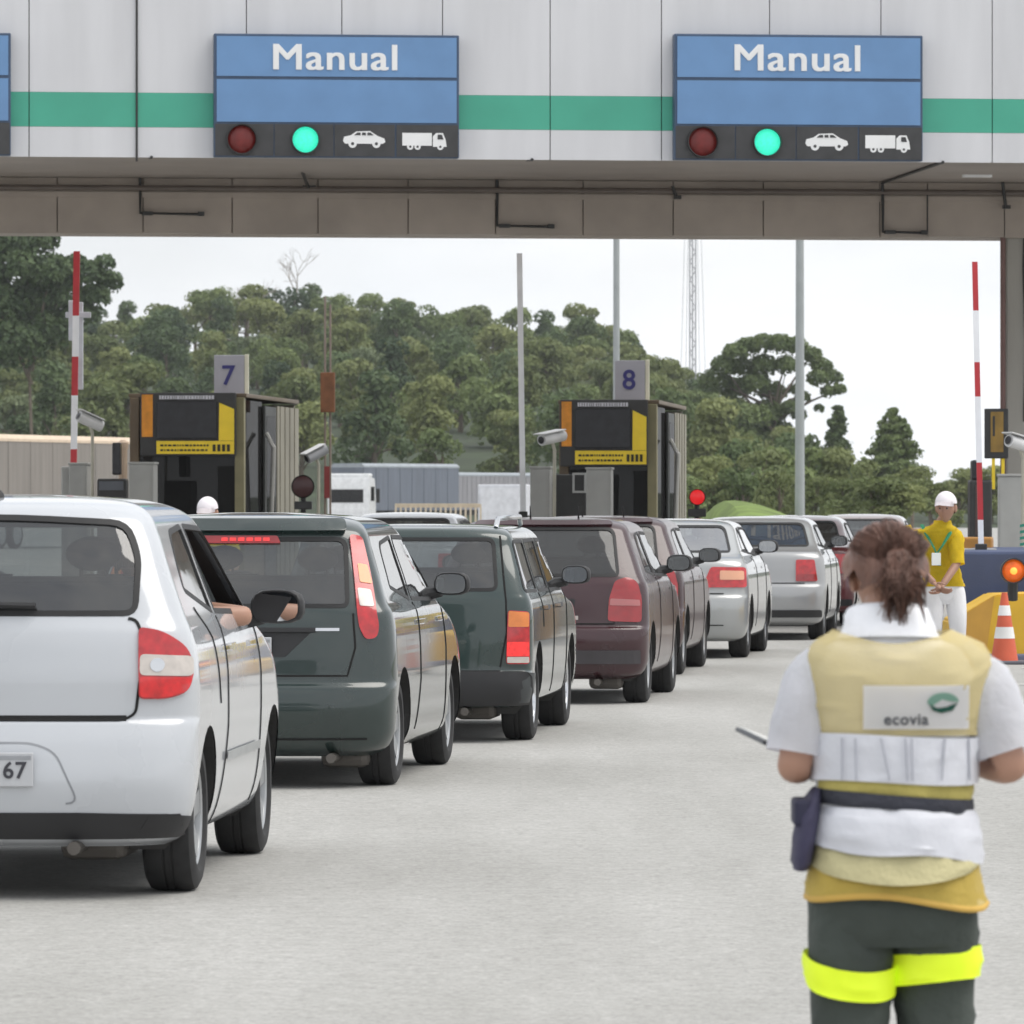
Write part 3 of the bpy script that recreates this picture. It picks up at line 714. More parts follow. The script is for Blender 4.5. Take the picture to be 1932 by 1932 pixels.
# ------------------------------------------------------------------ security cameras
def cctv(px, py, D, L_, yaw, pitch, label, zpole, mat=None):
    p = at(px, py, D); t = thing('security_camera', label, 'camera', (p.x, p.y, p.z), 0, 'security cameras')
    mt = Matrix.Rotation(yaw, 3, 'Z') @ Matrix.Rotation(pitch, 3, 'X')
    bm = BM(); tube(bm, [(0, 0, 0), (0, -L_, 0)], .075, 14); bmesh.ops.transform(bm, matrix=mt.to_4x4() @ Matrix.Translation((0, L_/2, 0)), verts=bm.verts); body = finish('housing', bm, mat or M('camera_white', (.62, .62, .62), .4), t, True)
    bm = BM(); lathe(bm, [(-L_/2-.015, .05), (-L_/2-.02, .02)], 'y', n=14); bmesh.ops.transform(bm, matrix=mt.to_4x4(), verts=bm.verts); finish('lens', bm, m_screen, t)
    bm = BM(); box(bm, -.09, .09, -L_*.62, L_*.45, .075, .09, .006); bmesh.ops.transform(bm, matrix=mt.to_4x4(), verts=bm.verts); finish('sunshield', bm, M('camera_white', (.5, .5, .5), .4), t)
    bm = BM(); tube(bm, [(0, .02, -.06), (.03, .03, -.16), (0.02, .03, -(p.z-.0) if zpole else -.35)], .022, 8); finish('bracket', bm, M('bracket_cream', (.42, .40, .33), .5), t)
cctv(170, 795, 77, .36, R(-60), R(-22), 'white security camera left of booth 7', True)
cctv(1042, 826, 76.5, .46, R(-38), R(8), 'white security camera in front of the booth 8 display', True)
cctv(597, 856, 80, .32, R(-60), R(25), 'small security camera above the red signal right of booth 7', True, M('camera_grey', (.33, .34, .36), .4))
cctv(1926, 838, 67, .40, R(-50), R(-12), 'white security camera cut off at the right edge', True)
# bits on the island behind the cars: twin boxes left of booth 7, ticket reader at booth 8
t = thing('ticket_machine', 'dark ticket machine with pale top between the left cabinet and booth 7', 'machine', (Xb(183, 77), 77, 0)); s = 77/F
finish('case', box(BM(), 0, 56*s, 0, .4, .15, Zb(903, 77), .03), m_dark, t)
finish('louvre', box(BM(), 4*s, 50*s, -.01, 0, Zb(925, 77), Zb(908, 77)), M('louvre_grey', (.10, .11, .13), .4), t)
finish('head', box(BM(), 28*s, 44*s, .05, .3, Zb(896, 77), Zb(835, 77), .02), m_screen, t)
t = thing('ticket_machine', 'black machine with a white framed slot between the two cabinets at booth 8', 'machine', (Xb(1040, 77.4), 77.4, 0)); s = 77.4/F
finish('case', box(BM(), 0, 66*s, 0, .3, .15, Zb(895, 77.4), .02), m_dark, t)
bm = BM(); x, z = 40*s, Zb(930, 77.4)
for q in ((x, x+26*s, z, z+4*s), (x, x+26*s, z+34*s, z+38*s), (x, x+4*s, z+4*s, z+34*s), (x+22*s, x+26*s, z+4*s, z+34*s)): box(bm, q[0], q[1], -.03, -.001, q[2], q[3])
finish('slot_frame', bm, M('slot_frame_white', (.45, .46, .45), .4), t)
t = thing('ticket_machine', 'cream capped bollard post against the left post of booth 7', 'post', (Xb(232, 79), 79, 0)); s = 79/F
bm = BM(); lathe(bm, [(0, .06), (Zb(850, 79)-.0, .06), (Zb(846, 79), .075), (Zb(835, 79), .075), (Zb(830, 79), .03)], 'z', n=14); finish('post', bm, M('post_cream', (.50, .38, .28), .6), t, True)

# ------------------------------------------------------------------ signals
def signal(px, py, D, r, lens, label, base=True):
    p = at(px, py, D); t = thing('signal_light', label, 'traffic light', (p.x, p.y, 0))
    bm = BM(); tube(bm, [(0, .06, 0), (0, .06, p.z)], .035, 8); finish('post', bm, m_dark, t)
    bm = BM(); lathe(bm, [(-.12, r*1.05), (-.12, r*.95), (.0, r*.95), (.06, r*.5)], 'y', (0, 0, p.z), 24); finish('housing', bm, m_dark, t, True)
    bm = BM(); lathe(bm, [(-.121, r*.94), (-.135, r*.6), (-.14, .001)], 'y', (0, 0, p.z), 24); finish('lens', bm, lens, t, True)
    finish('base', box(BM(), -.12, .12, -.05, .15, p.z-r-.16, p.z-r-.05, .01), m_dark, t)
signal(572, 918, 79, .15, M('lens_maroon', (.05, .012, .012), .3), 'unlit dark maroon signal lamp right of booth 7')
signal(1315, 938, 78, .105, M('lens_red_lit', (.60, .012, .015), .3, emit=.5), 'lit red signal lamp at the right corner of booth 8')

# ------------------------------------------------------------------ poles and mast
def pole(px, D, r0, r1, top, label):
    t = thing('lamp_pole', label, 'pole', ((px-966)*D/F, D, 0), 0, 'tall lamp poles')
    z = top; bm = BM(); tube(bm, [(0, 0, 0), (0, 0, z*.62), (0, 0, z)], [r0, (r0+r1)/2, r1], 14); finish('shaft', bm, M('galvanised_pole', (.33, .35, .36), .5, var=.08, scale=2), t, True)
    finish('base', box(BM(), -.3, .3, -.3, .3, 0, .25, .03), m_conc, t)
    bm = BM(); tube(bm, [(0, 0, z), (1.2, 0, z+.5), (2.2, 0, z+.55)], .06, 8); box(bm, 2.0, 2.9, -.15, .15, z+.47, z+.62, .04); finish('lamp_arm', bm, m_grey, t)
pole(1509, 150, .13, .075, 14, 'tall grey tapered lamp pole in front of the umbrella-shaped tree')
pole(1163, 150, .09, .07, 14, 'tall grey lamp pole rising behind the number 8 sign')
D = 700; s = D/F; t = thing('lattice_mast', 'thin guyed lattice mast on the skyline above booth 8', 'mast', ((1307-966)*s, D, 10)); H = 26
bm = BM(); w = 5.5*s
for (x, y) in ((-w, 0), (w, 0), (0, w*1.6)): tube(bm, [(x, y, 0), (x, y, H)], .09, 5)
z = 0; i = 0
while z < H-1: 
    tube(bm, [((-w if i % 2 else w), 0, z), ((w if i % 2 else -w), 0, z+1.1)], .05, 4); z += 1.1; i += 1
finish('tower', bm, M('mast_grey', (.42, .42, .45), .5), t)
for dx in (-25, -14, 16, 28):
    bm = BM(); tube(bm, [(dx*s*1.0, 2, 0), (dx*s*.55, 1, H)], .028, 4); finish('guy_wire', bm, M('wire_grey', (.45, .45, .47), .5), t)

# ------------------------------------------------------------------ right-hand island: blue nose wall, yellow crash block, lamp, cone
m_navyw = M('nose_wall_blue', (.055, .075, .15), .6, var=.12, scale=2, bump=.1)
m_yelw = M('crash_block_yellow', (.70, .42, .03), .55, var=.12, scale=3)
DI = 56.5; s = DI/F
t = thing('guard_wall', 'dark blue guard wall at the nose of the rightmost island', 'wall', (Xb(1808, 58), 58, 0), -LANE)
finish('panel', box(BM(), 0, 2.3, 0, 6, 0, Zb(1040, 58), .03), m_navyw, t)
t = thing('crash_block', 'sloping yellow crash block in front of the dark blue guard wall', 'barrier', (0, DI, 0), 0)
bm = BM(); pf = [(1795, 1172), (1830, 1150), (1878, 1122), (2000, 1118), (2000, 1252), (1842, 1252), (1795, 1235)]
prism(bm, [(Xb(a, DI), Zb(b, DI)) for a, b in pf], lambda u, v, d: (u, d, v), 0, 1.2); bmesh.ops.bevel(bm, geom=bm.edges[:], offset=.02, segments=2, affect='EDGES'); finish('block', bm, m_yelw, t)
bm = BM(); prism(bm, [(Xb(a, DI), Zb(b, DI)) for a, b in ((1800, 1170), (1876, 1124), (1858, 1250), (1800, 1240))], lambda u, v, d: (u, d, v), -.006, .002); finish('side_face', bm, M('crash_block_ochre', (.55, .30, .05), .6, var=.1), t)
bm = BM(); box(bm, Xb(1838, DI), Xb(2050, DI), -.25, 1.3, 0, .07, .02); finish('base', bm, M('base_blue_grey', (.12, .13, .20), .7), t)
t = thing('warning_lamp', 'round orange warning lamp with black hood above the traffic cone', 'lamp', tuple(at(1911, 1077, 56)))
bm = BM(); lathe(bm, [(-.10, .125), (-.10, .112), (0, .112), (.05, .06), (.055, .08), (0, .125)], 'y', n=24, close=True); finish('hood', bm, m_dark, t, True)
bm = BM(); lathe(bm, [(-.06, .11), (-.085, .075), (-.09, .001)], 'y', n=24); finish('lens', bm, M('lens_orange', (.72, .12, .01), .3, emit=.25, var=.3, scale=8), t, True)
bm = BM(); lathe(bm, [(-.088, .035), (-.10, .02), (-.102, .001)], 'y', n=16); finish('bulb', bm, M('bulb_glow', (1.0, .35, .05), .3, emit=.8), t, True)
bm = BM(); tube(bm, [(.0, .0, -.1), (.0, .05, -.28)], .05, 8); tube(bm, [(.12, .0, 0), (.3, .0, 0)], .04, 8); finish('bracket', bm, m_dark, t)
def cone(px, pyb, label, h):
    D = 1.5*F/(pyb-955); t = thing('traffic_cone', label, 'traffic cone', (Xb(px, D), D, 0)); r0, r1 = .14*h/.7, .027
    r = lambda z: r0+(r1-r0)*(z/h)
    finish('base', box(BM(), -.2, .2, -.2, .2, 0, .035, .012), M('cone_base', (.12, .12, .14), .7), t)
    for a, b, m_ in ((.035, .36, 'o'), (.36, .52, 'w'), (.52, .68, 'o'), (.68, .82, 'w'), (.82, 1, 'o')):
        bm = BM(); lathe(bm, [(a*h, r(a*h)+(.003 if m_ == 'w' else 0)), (b*h, r(b*h)+(.003 if m_ == 'w' else 0))], 'z', n=28)
        finish('band' if m_ == 'w' else 'body', bm, M('cone_white', (.78, .78, .76), .5) if m_ == 'w' else M('cone_orange', (.60, .11, .05), .5, var=.1), t, True)
cone(1895, 1253, 'orange and white traffic cone in front of the yellow crash block', .68)
# booth 9 front fixtures near pillar
t = thing('display_board', 'narrow brown and black display board beside the right pillar', 'display', tuple(at(1857, 893, 72)), -LANE, 'black and yellow display boards'); s = 72/F
finish('frame', box(BM(), 0, 45*s, 0, .12, 28*s, 122*s, .01), m_dark, t); finish('yellow_strip', box(BM(), 12*s, 36*s, -.012, 0, 40*s, 116*s), M('board_ochre', (.25, .15, .03), .5, var=.3, scale=5), t)
finish('figure', box(BM(), 16*s, 20*s, -.018, -.012, 70*s, 108*s), m_dark, t)
bm = BM(); box(bm, 14*s, 20*s, .02, .06, -30*s, 28*s); box(bm, 32*s, 38*s, .02, .06, -30*s, 28*s); finish('post', bm, m_yel, t)
t = thing('ticket_machine', 'tall black machine behind the barrier arm near the right pillar', 'machine', (Xb(1830, 71), 71, 0)); s = 71/F
finish('case', box(BM(), 0, 42*s, 0, .4, 0, Zb(905, 71), .03), m_dark, t); finish('panel', box(BM(), 10*s, 20*s, -.01, 0, Zb(1010, 71), Zb(915, 71)), M('panel_brownish', (.07, .045, .04), .5), t)
finish('head', box(BM(), 4*s, 22*s, .02, .3, Zb(905, 71), Zb(868, 71), .02), m_screen, t)
t = thing('kerb_block', 'orange block behind the dark blue guard wall', 'block', (Xb(1808, 63), 63, 0), -LANE); finish('block', box(BM(), 0, .36, 0, 1, 0, Zb(1014, 63), .02), M('block_orange', (.42, .20, .04), .6, var=.15), t)
t = thing('hazard_marker', 'green marker strip on the guard wall at the right edge', 'sign', tuple(at(1924, 1042, 61)), 0)
bm = BM()
for i in range(5): prism(bm, [(0, i*.065), (.1, i*.065+.02), (.1, i*.065+.05), (0, i*.065+.03)], lambda u, v, d: (u, d, v), -.01, .01)
box(bm, .05, .07, .01, .03, -.1, .4); finish('marks', bm, M('marker_green', (.03, .25, .17), .5), t)
# road rubble / painted patches near the cone
rg = random.Random(9); bm = BM()
for _ in range(26):
    x, y = rg.uniform(3.6, 5.0), rg.uniform(40, 54); a = rg.uniform(0, 6); r = rg.uniform(.03, .12)
    c = [bm.verts.new((x+r*math.cos(a+k)*rg.uniform(.6, 1), y+r*2*math.sin(a+k)*rg.uniform(.6, 1), .006)) for k in (0, 1.2, 2.5, 3.8, 5.1)]; bm.faces.new(c)
o = finish('road_paint_flakes', bm, M('worn_white_paint', (.65, .65, .62), .7)); tag(o, 'scattered flakes of worn white paint on the road near the cone', 'road marking', kind='stuff')

# ------------------------------------------------------------------ lorries, bus and van in the lanes to the left
m_tyre = M('tyre_rubber', (.022, .022, .023), .8, var=.2, scale=12); m_rim = M('rim_alloy', (.42, .43, .44), .35, metal=.8, var=.1)
def big_wheel(t, x, y, r=.5):
    w = finish('wheel', lathe(BM(), [(x-.12, r*.7), (x-.13, r*.93), (x-.1, r), (x+.1, r), (x+.13, r*.93), (x+.12, r*.7)], 'x', (0, y, r), 24), m_tyre, t, True)
    finish('rim', lathe(BM(), [(x-.125, r*.7), (x-.06, r*.5), (x-.06, .1), (x+.06, .1), (x+.06, r*.5), (x+.125, r*.7)], 'x', (0, y, r), 20), m_rim, w, True)
def trailer(px0, D, Lg, yaw, ztop, mat, label, tail=None, zf=None):
    t = thing('truck_trailer', label, 'truck', (Xb(px0, D), D, 0), yaw); W = 2.5; bm = BM(); n = 24 if 'ribbed' in mat.name else 8
    for i in range(n):
        y0, y1 = Lg*i/n+.02, Lg*(i+1)/n-.02; zz = ztop+.12*math.sin(i*.5)*0
        rg_ = [(0, 1.25), (W, 1.25), (W, zz-.15), (W-.2, zz), (.2, zz), (0, zz-.15)]
        loft(bm, [[(u, y0, v) for u, v in rg_], [(u+.0, y1, v) for u, v in rg_]])
    box(bm, .03, W-.03, 0, Lg, 1.27, ztop-.2); o = finish('cargo_body', bm, mat, t)
    bm = BM(); rr = [(-.02, ztop-.22), (W+.02, ztop-.22), (W+.02, ztop-.12), (W-.2, ztop+.03), (.2, ztop+.03), (-.02, ztop-.12)]
    loft(bm, [[(u, -.02, v) for u, v in rr], [(u, Lg+.02, v) for u, v in rr]]); finish('roof_tarp', bm, tail, t)
    finish('chassis', box(BM(), .3, W-.3, .2, Lg, .9, 1.25), m_dark, t)
    for y in (1.5, 2.8, Lg-2): 
        for x in (.2, W-.2): big_wheel(t, x, y)
    return t
m_tarp = M('tarp_grey_brown', (.22, .20, .18), .7, var=.12, scale=1.5, stretch=(1, 3, .2)); m_tarpl = M('tarp_cream', (.62, .50, .38), .7, var=.08)
trailer(-150, 204, 15, R(-20), 4.0, m_tarp, 'beige tarpaulin covered truck trailer at the left edge behind the barrier', m_tarpl)
tt = bpy.data.objects['truck_trailer']; 
m_tg = M('trailer_blue_grey', (.14, .16, .195), .55, var=.12, scale=1.5, stretch=(1, 4, .3)); m_tgr = M('trailer_roof_pale', (.30, .33, .36), .5)
# blue-grey box trailer seen along its long side: heads away to the right
t2 = trailer(625, 345, 9, R(-38), 4.0, m_tg, 'blue-grey box trailer with pale roof just behind the white lorry cab', m_tgr)
t3_ = trailer(748, 392, 12, R(-38), 3.75, M('trailer_ribbed_grey', (.25, .25, .265), .55, var=.2, scale=2.5, stretch=(1, 6, .2)), 'ribbed grey trailer farthest right, beyond the blue-grey one', m_tgr)
# white cab facing away/right
t = thing('lorry_cab', 'white lorry cab standing left of the blue and grey trailer', 'truck', (Xb(618, 330), 330, 0), R(-8)); W = 2.4
bm = BM(); pr = [(0, .6), (2.3, .6), (2.3, 2.0), (1.9, 3.1), (.1, 3.15), (0, 2.4)]
prism(bm, pr, lambda u, v, d: (d, u, v), 0, W); bmesh.ops.bevel(bm, geom=bm.edges[:], offset=.05, segments=2, affect='EDGES'); finish('cab', bm, M('cab_white', (.72, .73, .74), .35, coat=.4), t, True)
finish('rear_window', box(BM(), .2, W-.35, -.012, 0, 1.7, 2.45), m_dglass, t)
finish('side_window', box(BM(), W+.001, W+.012, .5, 1.7, 1.8, 2.6), m_dglass, t); finish('roof_deflector', box(BM(), .05, W-.05, .2, 1.4, 3.12, 3.35, .08), M('cab_white', (.72, .73, .74), .35), t)
for x in (.2, W-.2): big_wheel(t, x, 1.2, .5)
finish('door_mirror', box(BM(), W+.1, W+.32, 1.7, 1.8, 1.7, 2.5, .03), m_dark, t)
# white box truck body next to the white pole
t = thing('box_van', 'white boxy van body left of the plain white barrier arm', 'van', (Xb(902, 262), 262, 0), R(-3)); s = 262/F
finish('body', box(BM(), 0, 92*s, 0, 5, .55, Zb(914, 262), .05), M('van_white', (.60, .61, .65), .45), t); finish('bumper', box(BM(), -.02, 93*s, -.05, 0, .5, .7), m_dark, t)
finish('door', box(BM(), .1, 88*s, -.02, 0, .75, Zb(920, 262)), M('van_white_door', (.64, .65, .68), .45), t)
for x in (.1, 92*s-.1): big_wheel(t, x, .9, .35)
# cream safety fence beyond
bm = BM(); D = 125
t = thing('fence', 'low cream rail fence beyond the lanes between the booths', 'fence', (Xb(745, D), D, 0))
bm = BM(); W = Xb(905, D)-Xb(745, D)
for i in range(18): box(bm, i*W/17, i*W/17+.04, 0, .04, 0, Zb(951, D)); 
finish('post', bm, M('fence_cream', (.55, .47, .36), .7), t)
finish('rail', box(BM(), 0, W, .041, .08, Zb(955, D)-.03, Zb(950, D)), M('fence_cream', (.55, .47, .36), .7), t)
# ------------------------------------------------------------------ car shape: plan outlines stacked from sill to roof
def paint(name, col, var=.05, rough=.28, metal=0, coat=1.0):
    return M(name, col, rough, metal=metal, var=var, scale=1.3, coat=coat, detail=6, rvar=.06)
m_blk = M('black_plastic', (.022, .022, .024), .55, var=.15)
m_seal = M('rubber_seal', (.012, .012, .013), .6)
m_trim = M('cabin_trim', (.05, .05, .055), .8, var=.2)
m_seat = M('seat_fabric', (.075, .075, .085), .9, var=.2)
m_gap = M('shut_line', (.01, .01, .01), .9)
m_chrome = M('chrome', (.62, .63, .65), .15, metal=1, var=.03)
m_plate = M('number_plate_grey', (.50, .51, .53), .45, var=.04)
m_platetxt = M('number_plate_text', (.04, .04, .05), .5)
m_cg = glass_mat('car_glass', (.46, .50, .50)); m_cgd = glass_mat('car_glass_tinted', (.36, .39, .39), dust=.06, f0=.05); m_cgs = glass_mat('car_glass_sloped', (.55, .58, .58), dust=.10, f0=.30)
m_lr = M('lamp_red', (.46, .010, .015), .18, var=.25, coat=1, scale=22); m_lro = M('lamp_deep_red', (.30, .008, .012), .18, var=.15, coat=1, scale=12)
m_lrlit = M('lamp_red_lit', (.75, .02, .02), .2, var=.25, scale=30, coat=1, emit=.35); m_lrb = M('lamp_red_bright', (.62, .008, .012), .2, var=.25, scale=25, coat=1); m_lw = M('lamp_clear', (.55, .50, .46), .2, var=.12, coat=1, scale=25); m_la = M('lamp_amber', (.72, .20, .02), .2, var=.1, coat=1, scale=15)
PW = 3.0
def pchip(xs, ys):
    n = len(xs); h = [xs[i+1]-xs[i] for i in range(n-1)]; d = [(ys[i+1]-ys[i])/h[i] for i in range(n-1)]; m = [0]*n
    m[0] = d[0]; m[-1] = d[-1]
    for i in range(1, n-1): m[i] = 0 if d[i-1]*d[i] <= 0 else 2*d[i-1]*d[i]/(d[i-1]+d[i])
    def f(x):
        x = min(max(x, xs[0]), xs[-1]); i = 0
        while i < n-2 and x > xs[i+1]: i += 1
        t = (x-xs[i])/h[i]
        return ys[i]*(1+2*t)*(1-t)**2+h[i]*m[i]*t*(1-t)**2+ys[i+1]*t*t*(3-2*t)+h[i]*m[i+1]*t*t*(t-1)
    return f
class Shape:
    def __init__(s, levels, p=PW):
        s.p = p; n = len(levels); v = list(range(n)); s.n = n-1
        s.z, s.yr, s.yf, s.w, s.cr, s.cf = [pchip(v, [l[k] for l in levels]) for k in range(6)]
    def v_of(s, z):
        a, b = 0.0, float(s.n)
        if z <= s.z(0): return 0-(s.z(0)-z)*20
        if z >= s.z(b): return b+(z-s.z(b))*20
        for _ in range(40):
            m = (a+b)/2
            if s.z(m) < z: a = m
            else: b = m
        return (a+b)/2
    def ev(s, t, v):
        v = min(max(v, 0), s.n); sg = -1 if t < 0 else 1; t = abs(t)
        w, yr, yf, cr, cf, z = s.w(v), s.yr(v), s.yf(v), s.cr(v), s.cf(v), s.z(v)
        if t <= 1 or t >= 2:
            ph = t*PI/2 if t <= 1 else (3-t)*PI/2
            sn, cs = max(0, math.sin(ph)), max(0, math.cos(ph)); rho = (sn**s.p+cs**s.p)**(-1/s.p); sn *= rho; cs *= rho
            return Vector((sg*w*sn, yr+cr*(1-cs) if t <= 1 else yf-cf*(1-cs), z))
        return Vector((sg*w, yr+cr+(t-1)*(yf-cf-yr-cr), z))
    def nrm(s, t, v):
        e = 1e-3; v = min(max(v, .01), s.n-.01)
        a = s.ev(t+e, v)-s.ev(t-e, v); b = s.ev(t, v+e)-s.ev(t, v-e); n = a.cross(b)
        if n.length < 1e-12: return Vector((0, 0, 1))
        n.normalize(); q = s.ev(t, v)
        c = Vector((0, (s.yr(v)+s.yf(v))/2, .5))
        if n.dot(q-c) < 0: n = -n
        return n
    def side(s, y, z, sg=1):
        v = s.v_of(z); vc = min(max(v, 0), s.n); yr, yf, cr, cf = s.yr(vc), s.yf(vc), s.cr(vc), s.cf(vc)
        if y < yr+cr:
            c = min(1, 1-(y-yr)/cr); sn = (max(0, 1-c**s.p))**(1/s.p); t = math.atan2(sn, c)/(PI/2)
        elif y > yf-cf:
            c = min(1, 1-(yf-y)/cf); sn = (max(0, 1-c**s.p))**(1/s.p); t = 3-math.atan2(sn, c)/(PI/2)
        else: t = 1+(y-yr-cr)/(yf-cf-yr-cr)
        return sg*max(t, 1e-6), v
    def rear(s, x, z, sg=1):
        v = s.v_of(z); vc = min(max(v, 0), s.n); X = min(1, abs(x)/s.w(vc)); c = (max(0, 1-X**s.p))**(1/s.p)
        t = math.atan2(X, c)/(PI/2); return (t if x >= 0 else -t), v
    def front(s, x, z, sg=1):
        t, v = s.rear(abs(x), z); return (-(3-t) if (x < -1e-9 or sg < 0) else 3-t), v
    def map(s, plane, a, b, sg=1): return getattr(s, plane)(a, b, sg)

class CarMaker:
    """every builder call adds a part to the car thing"""
    def __init__(s, t, shape): s.t = t; s.s = shape; s.holes = []
    def pt(s, plane, a, b, off, sg=1):
        t, v = s.s.map(plane, a, b, sg); return s.s.ev(t, v)+s.s.nrm(t, v)*off
    def patch(s, name, plane, poly, off, mat, sg=1, parent=None, thick=.006, cell=.06, smooth=True):
        poly = densify(poly, cell); n = len(poly); pts = [Vector(p) for p in poly]
        xs = [p[0] for p in poly]; ys = [p[1] for p in poly]
        x = min(xs)+cell/2
        while x < max(xs):
            y = min(ys)+cell/2
            while y < max(ys):
                if inpoly(x, y, poly) and min((Vector((x, y))-p).length for p in pts[:n]) > cell*.45: pts.append(Vector((x, y)))
                y += cell
            x += cell
        ov, oe, of, *_ = delaunay_2d_cdt(pts, [(i, (i+1) % n) for i in range(n)], [], 1, 1e-5)
        bm = BM(); top = [bm.verts.new(s.pt(plane, p[0], p[1], off, sg)) for p in ov]
        for f in of:
            try: bm.faces.new([top[i] for i in f])
            except ValueError: pass
        bmesh.ops.recalc_face_normals(bm, faces=bm.faces)
        if thick:
            bd = [e for e in bm.edges if len(e.link_faces) == 1]; low = {}
            for e in bd:
                for vv in e.verts:
                    if vv not in low:
                        i = top.index(vv); q = ov[i]; low[vv] = bm.verts.new(s.pt(plane, q[0], q[1], off-thick, sg))
            for e in bd:
                a, b = e.verts
                try: bm.faces.new((a, b, low[b], low[a]))
                except ValueError: pass
        # orient to the outside
        me = bpy.data.meshes.new(name)
        f0 = max(bm.faces, key=lambda f: f.calc_area()); c = f0.calc_center_median(); ctr = Vector((0, 1.8, .8))
        bmesh.ops.recalc_face_normals(bm, faces=bm.faces)
        if f0.normal.dot(c-ctr) < 0: bmesh.ops.reverse_faces(bm, faces=bm.faces)
        bm.to_mesh(me); bm.free()
        if smooth: me.polygons.foreach_set('use_smooth', [True]*len(me.polygons)); me.set_sharp_from_angle(angle=R(40))
        return mesh_obj(name, me, mat, parent or s.t)
    def rim(s, name, plane, poly, wd, off, mat, sg=1, parent=None, cell=.05):
        poly = densify(poly, cell); inn = inset(poly, wd); n = len(poly); bm = BM()
        A = [bm.verts.new(s.pt(plane, *p, off, sg)) for p in poly]; B = [bm.verts.new(s.pt(plane, *p, off, sg)) for p in inn]
        A0 = [bm.verts.new(s.pt(plane, *p, off-.008, sg)) for p in poly]; B0 = [bm.verts.new(s.pt(plane, *p, off-.012, sg)) for p in inn]
        for k in range(n):
            j = (k+1) % n
            bm.faces.new((A[k], A[j], B[j], B[k])); bm.faces.new((A0[k], A0[j], A[j], A[k])); bm.faces.new((B[k], B[j], B0[j], B0[k]))
        return finish(name, bm, mat, parent or s.t)
    def strip(s, name, plane, line, wd, off, mat, sg=1, parent=None, closed=False, cell=.05, bm=None, thick=.004):
        own = bm is None; bm = bm or BM(); line = densify(line, cell, closed); n = len(line); rows = []
        for i, p in enumerate(line):
            a = Vector(line[i-1] if (i or closed) else line[0]); b = Vector(line[(i+1) % n] if (i < n-1 or closed) else line[-1])
            d = (b-a); d.normalize(); nn = Vector((-d.y, d.x))*wd/2; q = Vector(p)
            rows.append([bm.verts.new(s.pt(plane, *(q+nn), off-thick, sg)), bm.verts.new(s.pt(plane, *(q+nn), off, sg)), bm.verts.new(s.pt(plane, *(q-nn), off, sg)), bm.verts.new(s.pt(plane, *(q-nn), off-thick, sg))])
        for i in range(n if closed else n-1):
            j = (i+1) % n
            for k in range(3): bm.faces.new((rows[i][k], rows[j][k], rows[j][k+1], rows[i][k+1]))
        return finish(name, bm, mat, parent or s.t) if own else None
    def shell(s, mat, res=1.0, name='body'):
        S = s.s; ts = []
        nA, nB, nC = int(14*res), int(30*res), int(10*res)
        half = [i/nA for i in range(nA)]+[1+i/nB for i in range(nB)]+[2+i/nC for i in range(nC+1)]
        ts = [-t for t in half[::-1][:-1]]+half
        nv = max(3, int(7*res)); vs = [i/nv for i in range(S.n*nv+1)]
        W = len(ts); pts = [Vector((t, v)) for v in vs for t in ts]; edges = [(i, i+1) for i in range(W-1)]
        polys = []
        for plane, poly, sg in s.holes:
            q = [S.map(plane, a, b, sg) for a, b in densify(poly, .04)]; polys.append(q)
            # drop grid points hugging the outline
            base = len(pts); pts += [Vector(p) for p in q]; edges += [(base+i, base+(i+1) % len(q)) for i in range(len(q))]
        ov, oe, of, *_ = delaunay_2d_cdt(pts, edges, [], 0, 1e-5)
        bm = BM(); vb = [None]*len(ov)
        bbs = [(min(p[0] for p in q), max(p[0] for p in q), min(p[1] for p in q), max(p[1] for p in q)) for q in polys]
        for f in of:
            cx = sum(ov[i][0] for i in f)/len(f); cy = sum(ov[i][1] for i in f)/len(f)
            if cy < 0 or cy > S.n: continue
            if any(b[0] <= cx <= b[1] and b[2] <= cy <= b[3] and inpoly(cx, cy, q) for b, q in zip(bbs, polys)): continue
            fv = []
            for i in f:
                if vb[i] is None: vb[i] = bm.verts.new(S.ev(ov[i][0], ov[i][1]))
                fv.append(vb[i])
            try: bm.faces.new(fv)
            except ValueError: pass
        # cap the roof
        ring = sorted([(ov[i][0], vb[i]) for i in range(len(ov)) if vb[i] is not None and abs(ov[i][1]-S.n) < 1e-6 and ov[i][0] > -2.9999], key=lambda q: q[0])
        bm.faces.new([q[1] for q in ring])
        nrm = {vb[i]: S.nrm(ov[i][0], ov[i][1]) for i in range(len(ov)) if vb[i] is not None}
        for v in bm.verts:
            if v in nrm and v.co.z > S.z(S.n)-1e-4: nrm[v] = (nrm[v]+Vector((0, 0, 1.5))).normalized()
        for f in bm.faces:
            f.normal_update()
            if f.normal.dot(nrm[f.verts[0]]+nrm[f.verts[1]]+nrm[f.verts[2]]) < 0: f.normal_flip()
        bm.verts.index_update(); normals = [tuple(nrm[v]) for v in bm.verts]; nlist = list(nrm_v for nrm_v in (nrm[v] for v in bm.verts))
        off = {v.index: nlist[v.index] for v in bm.verts}
        # cabin lining = inner skin of the upper body
        bl = bm.copy(); belt = s.belt; bl.verts.ensure_lookup_table()
        for v in bl.verts: v.co -= off[v.index]*.03
        bmesh.ops.delete(bl, geom=[f for f in bl.faces if f.calc_center_median().z < belt-.3], context='FACES')
        bmesh.ops.reverse_faces(bl, faces=bl.faces)
        me = bpy.data.meshes.new('cabin_lining'); bl.to_mesh(me); bl.free(); me.polygons.foreach_set('use_smooth', [True]*len(me.polygons)); mesh_obj('cabin_lining', me, m_trim, s.t)
        me = bpy.data.meshes.new(name); bm.to_mesh(me); bm.free()
        me.polygons.foreach_set('use_smooth', [True]*len(me.polygons)); me.normals_split_custom_set_from_vertices(normals)
        return mesh_obj(name, me, mat, s.t)

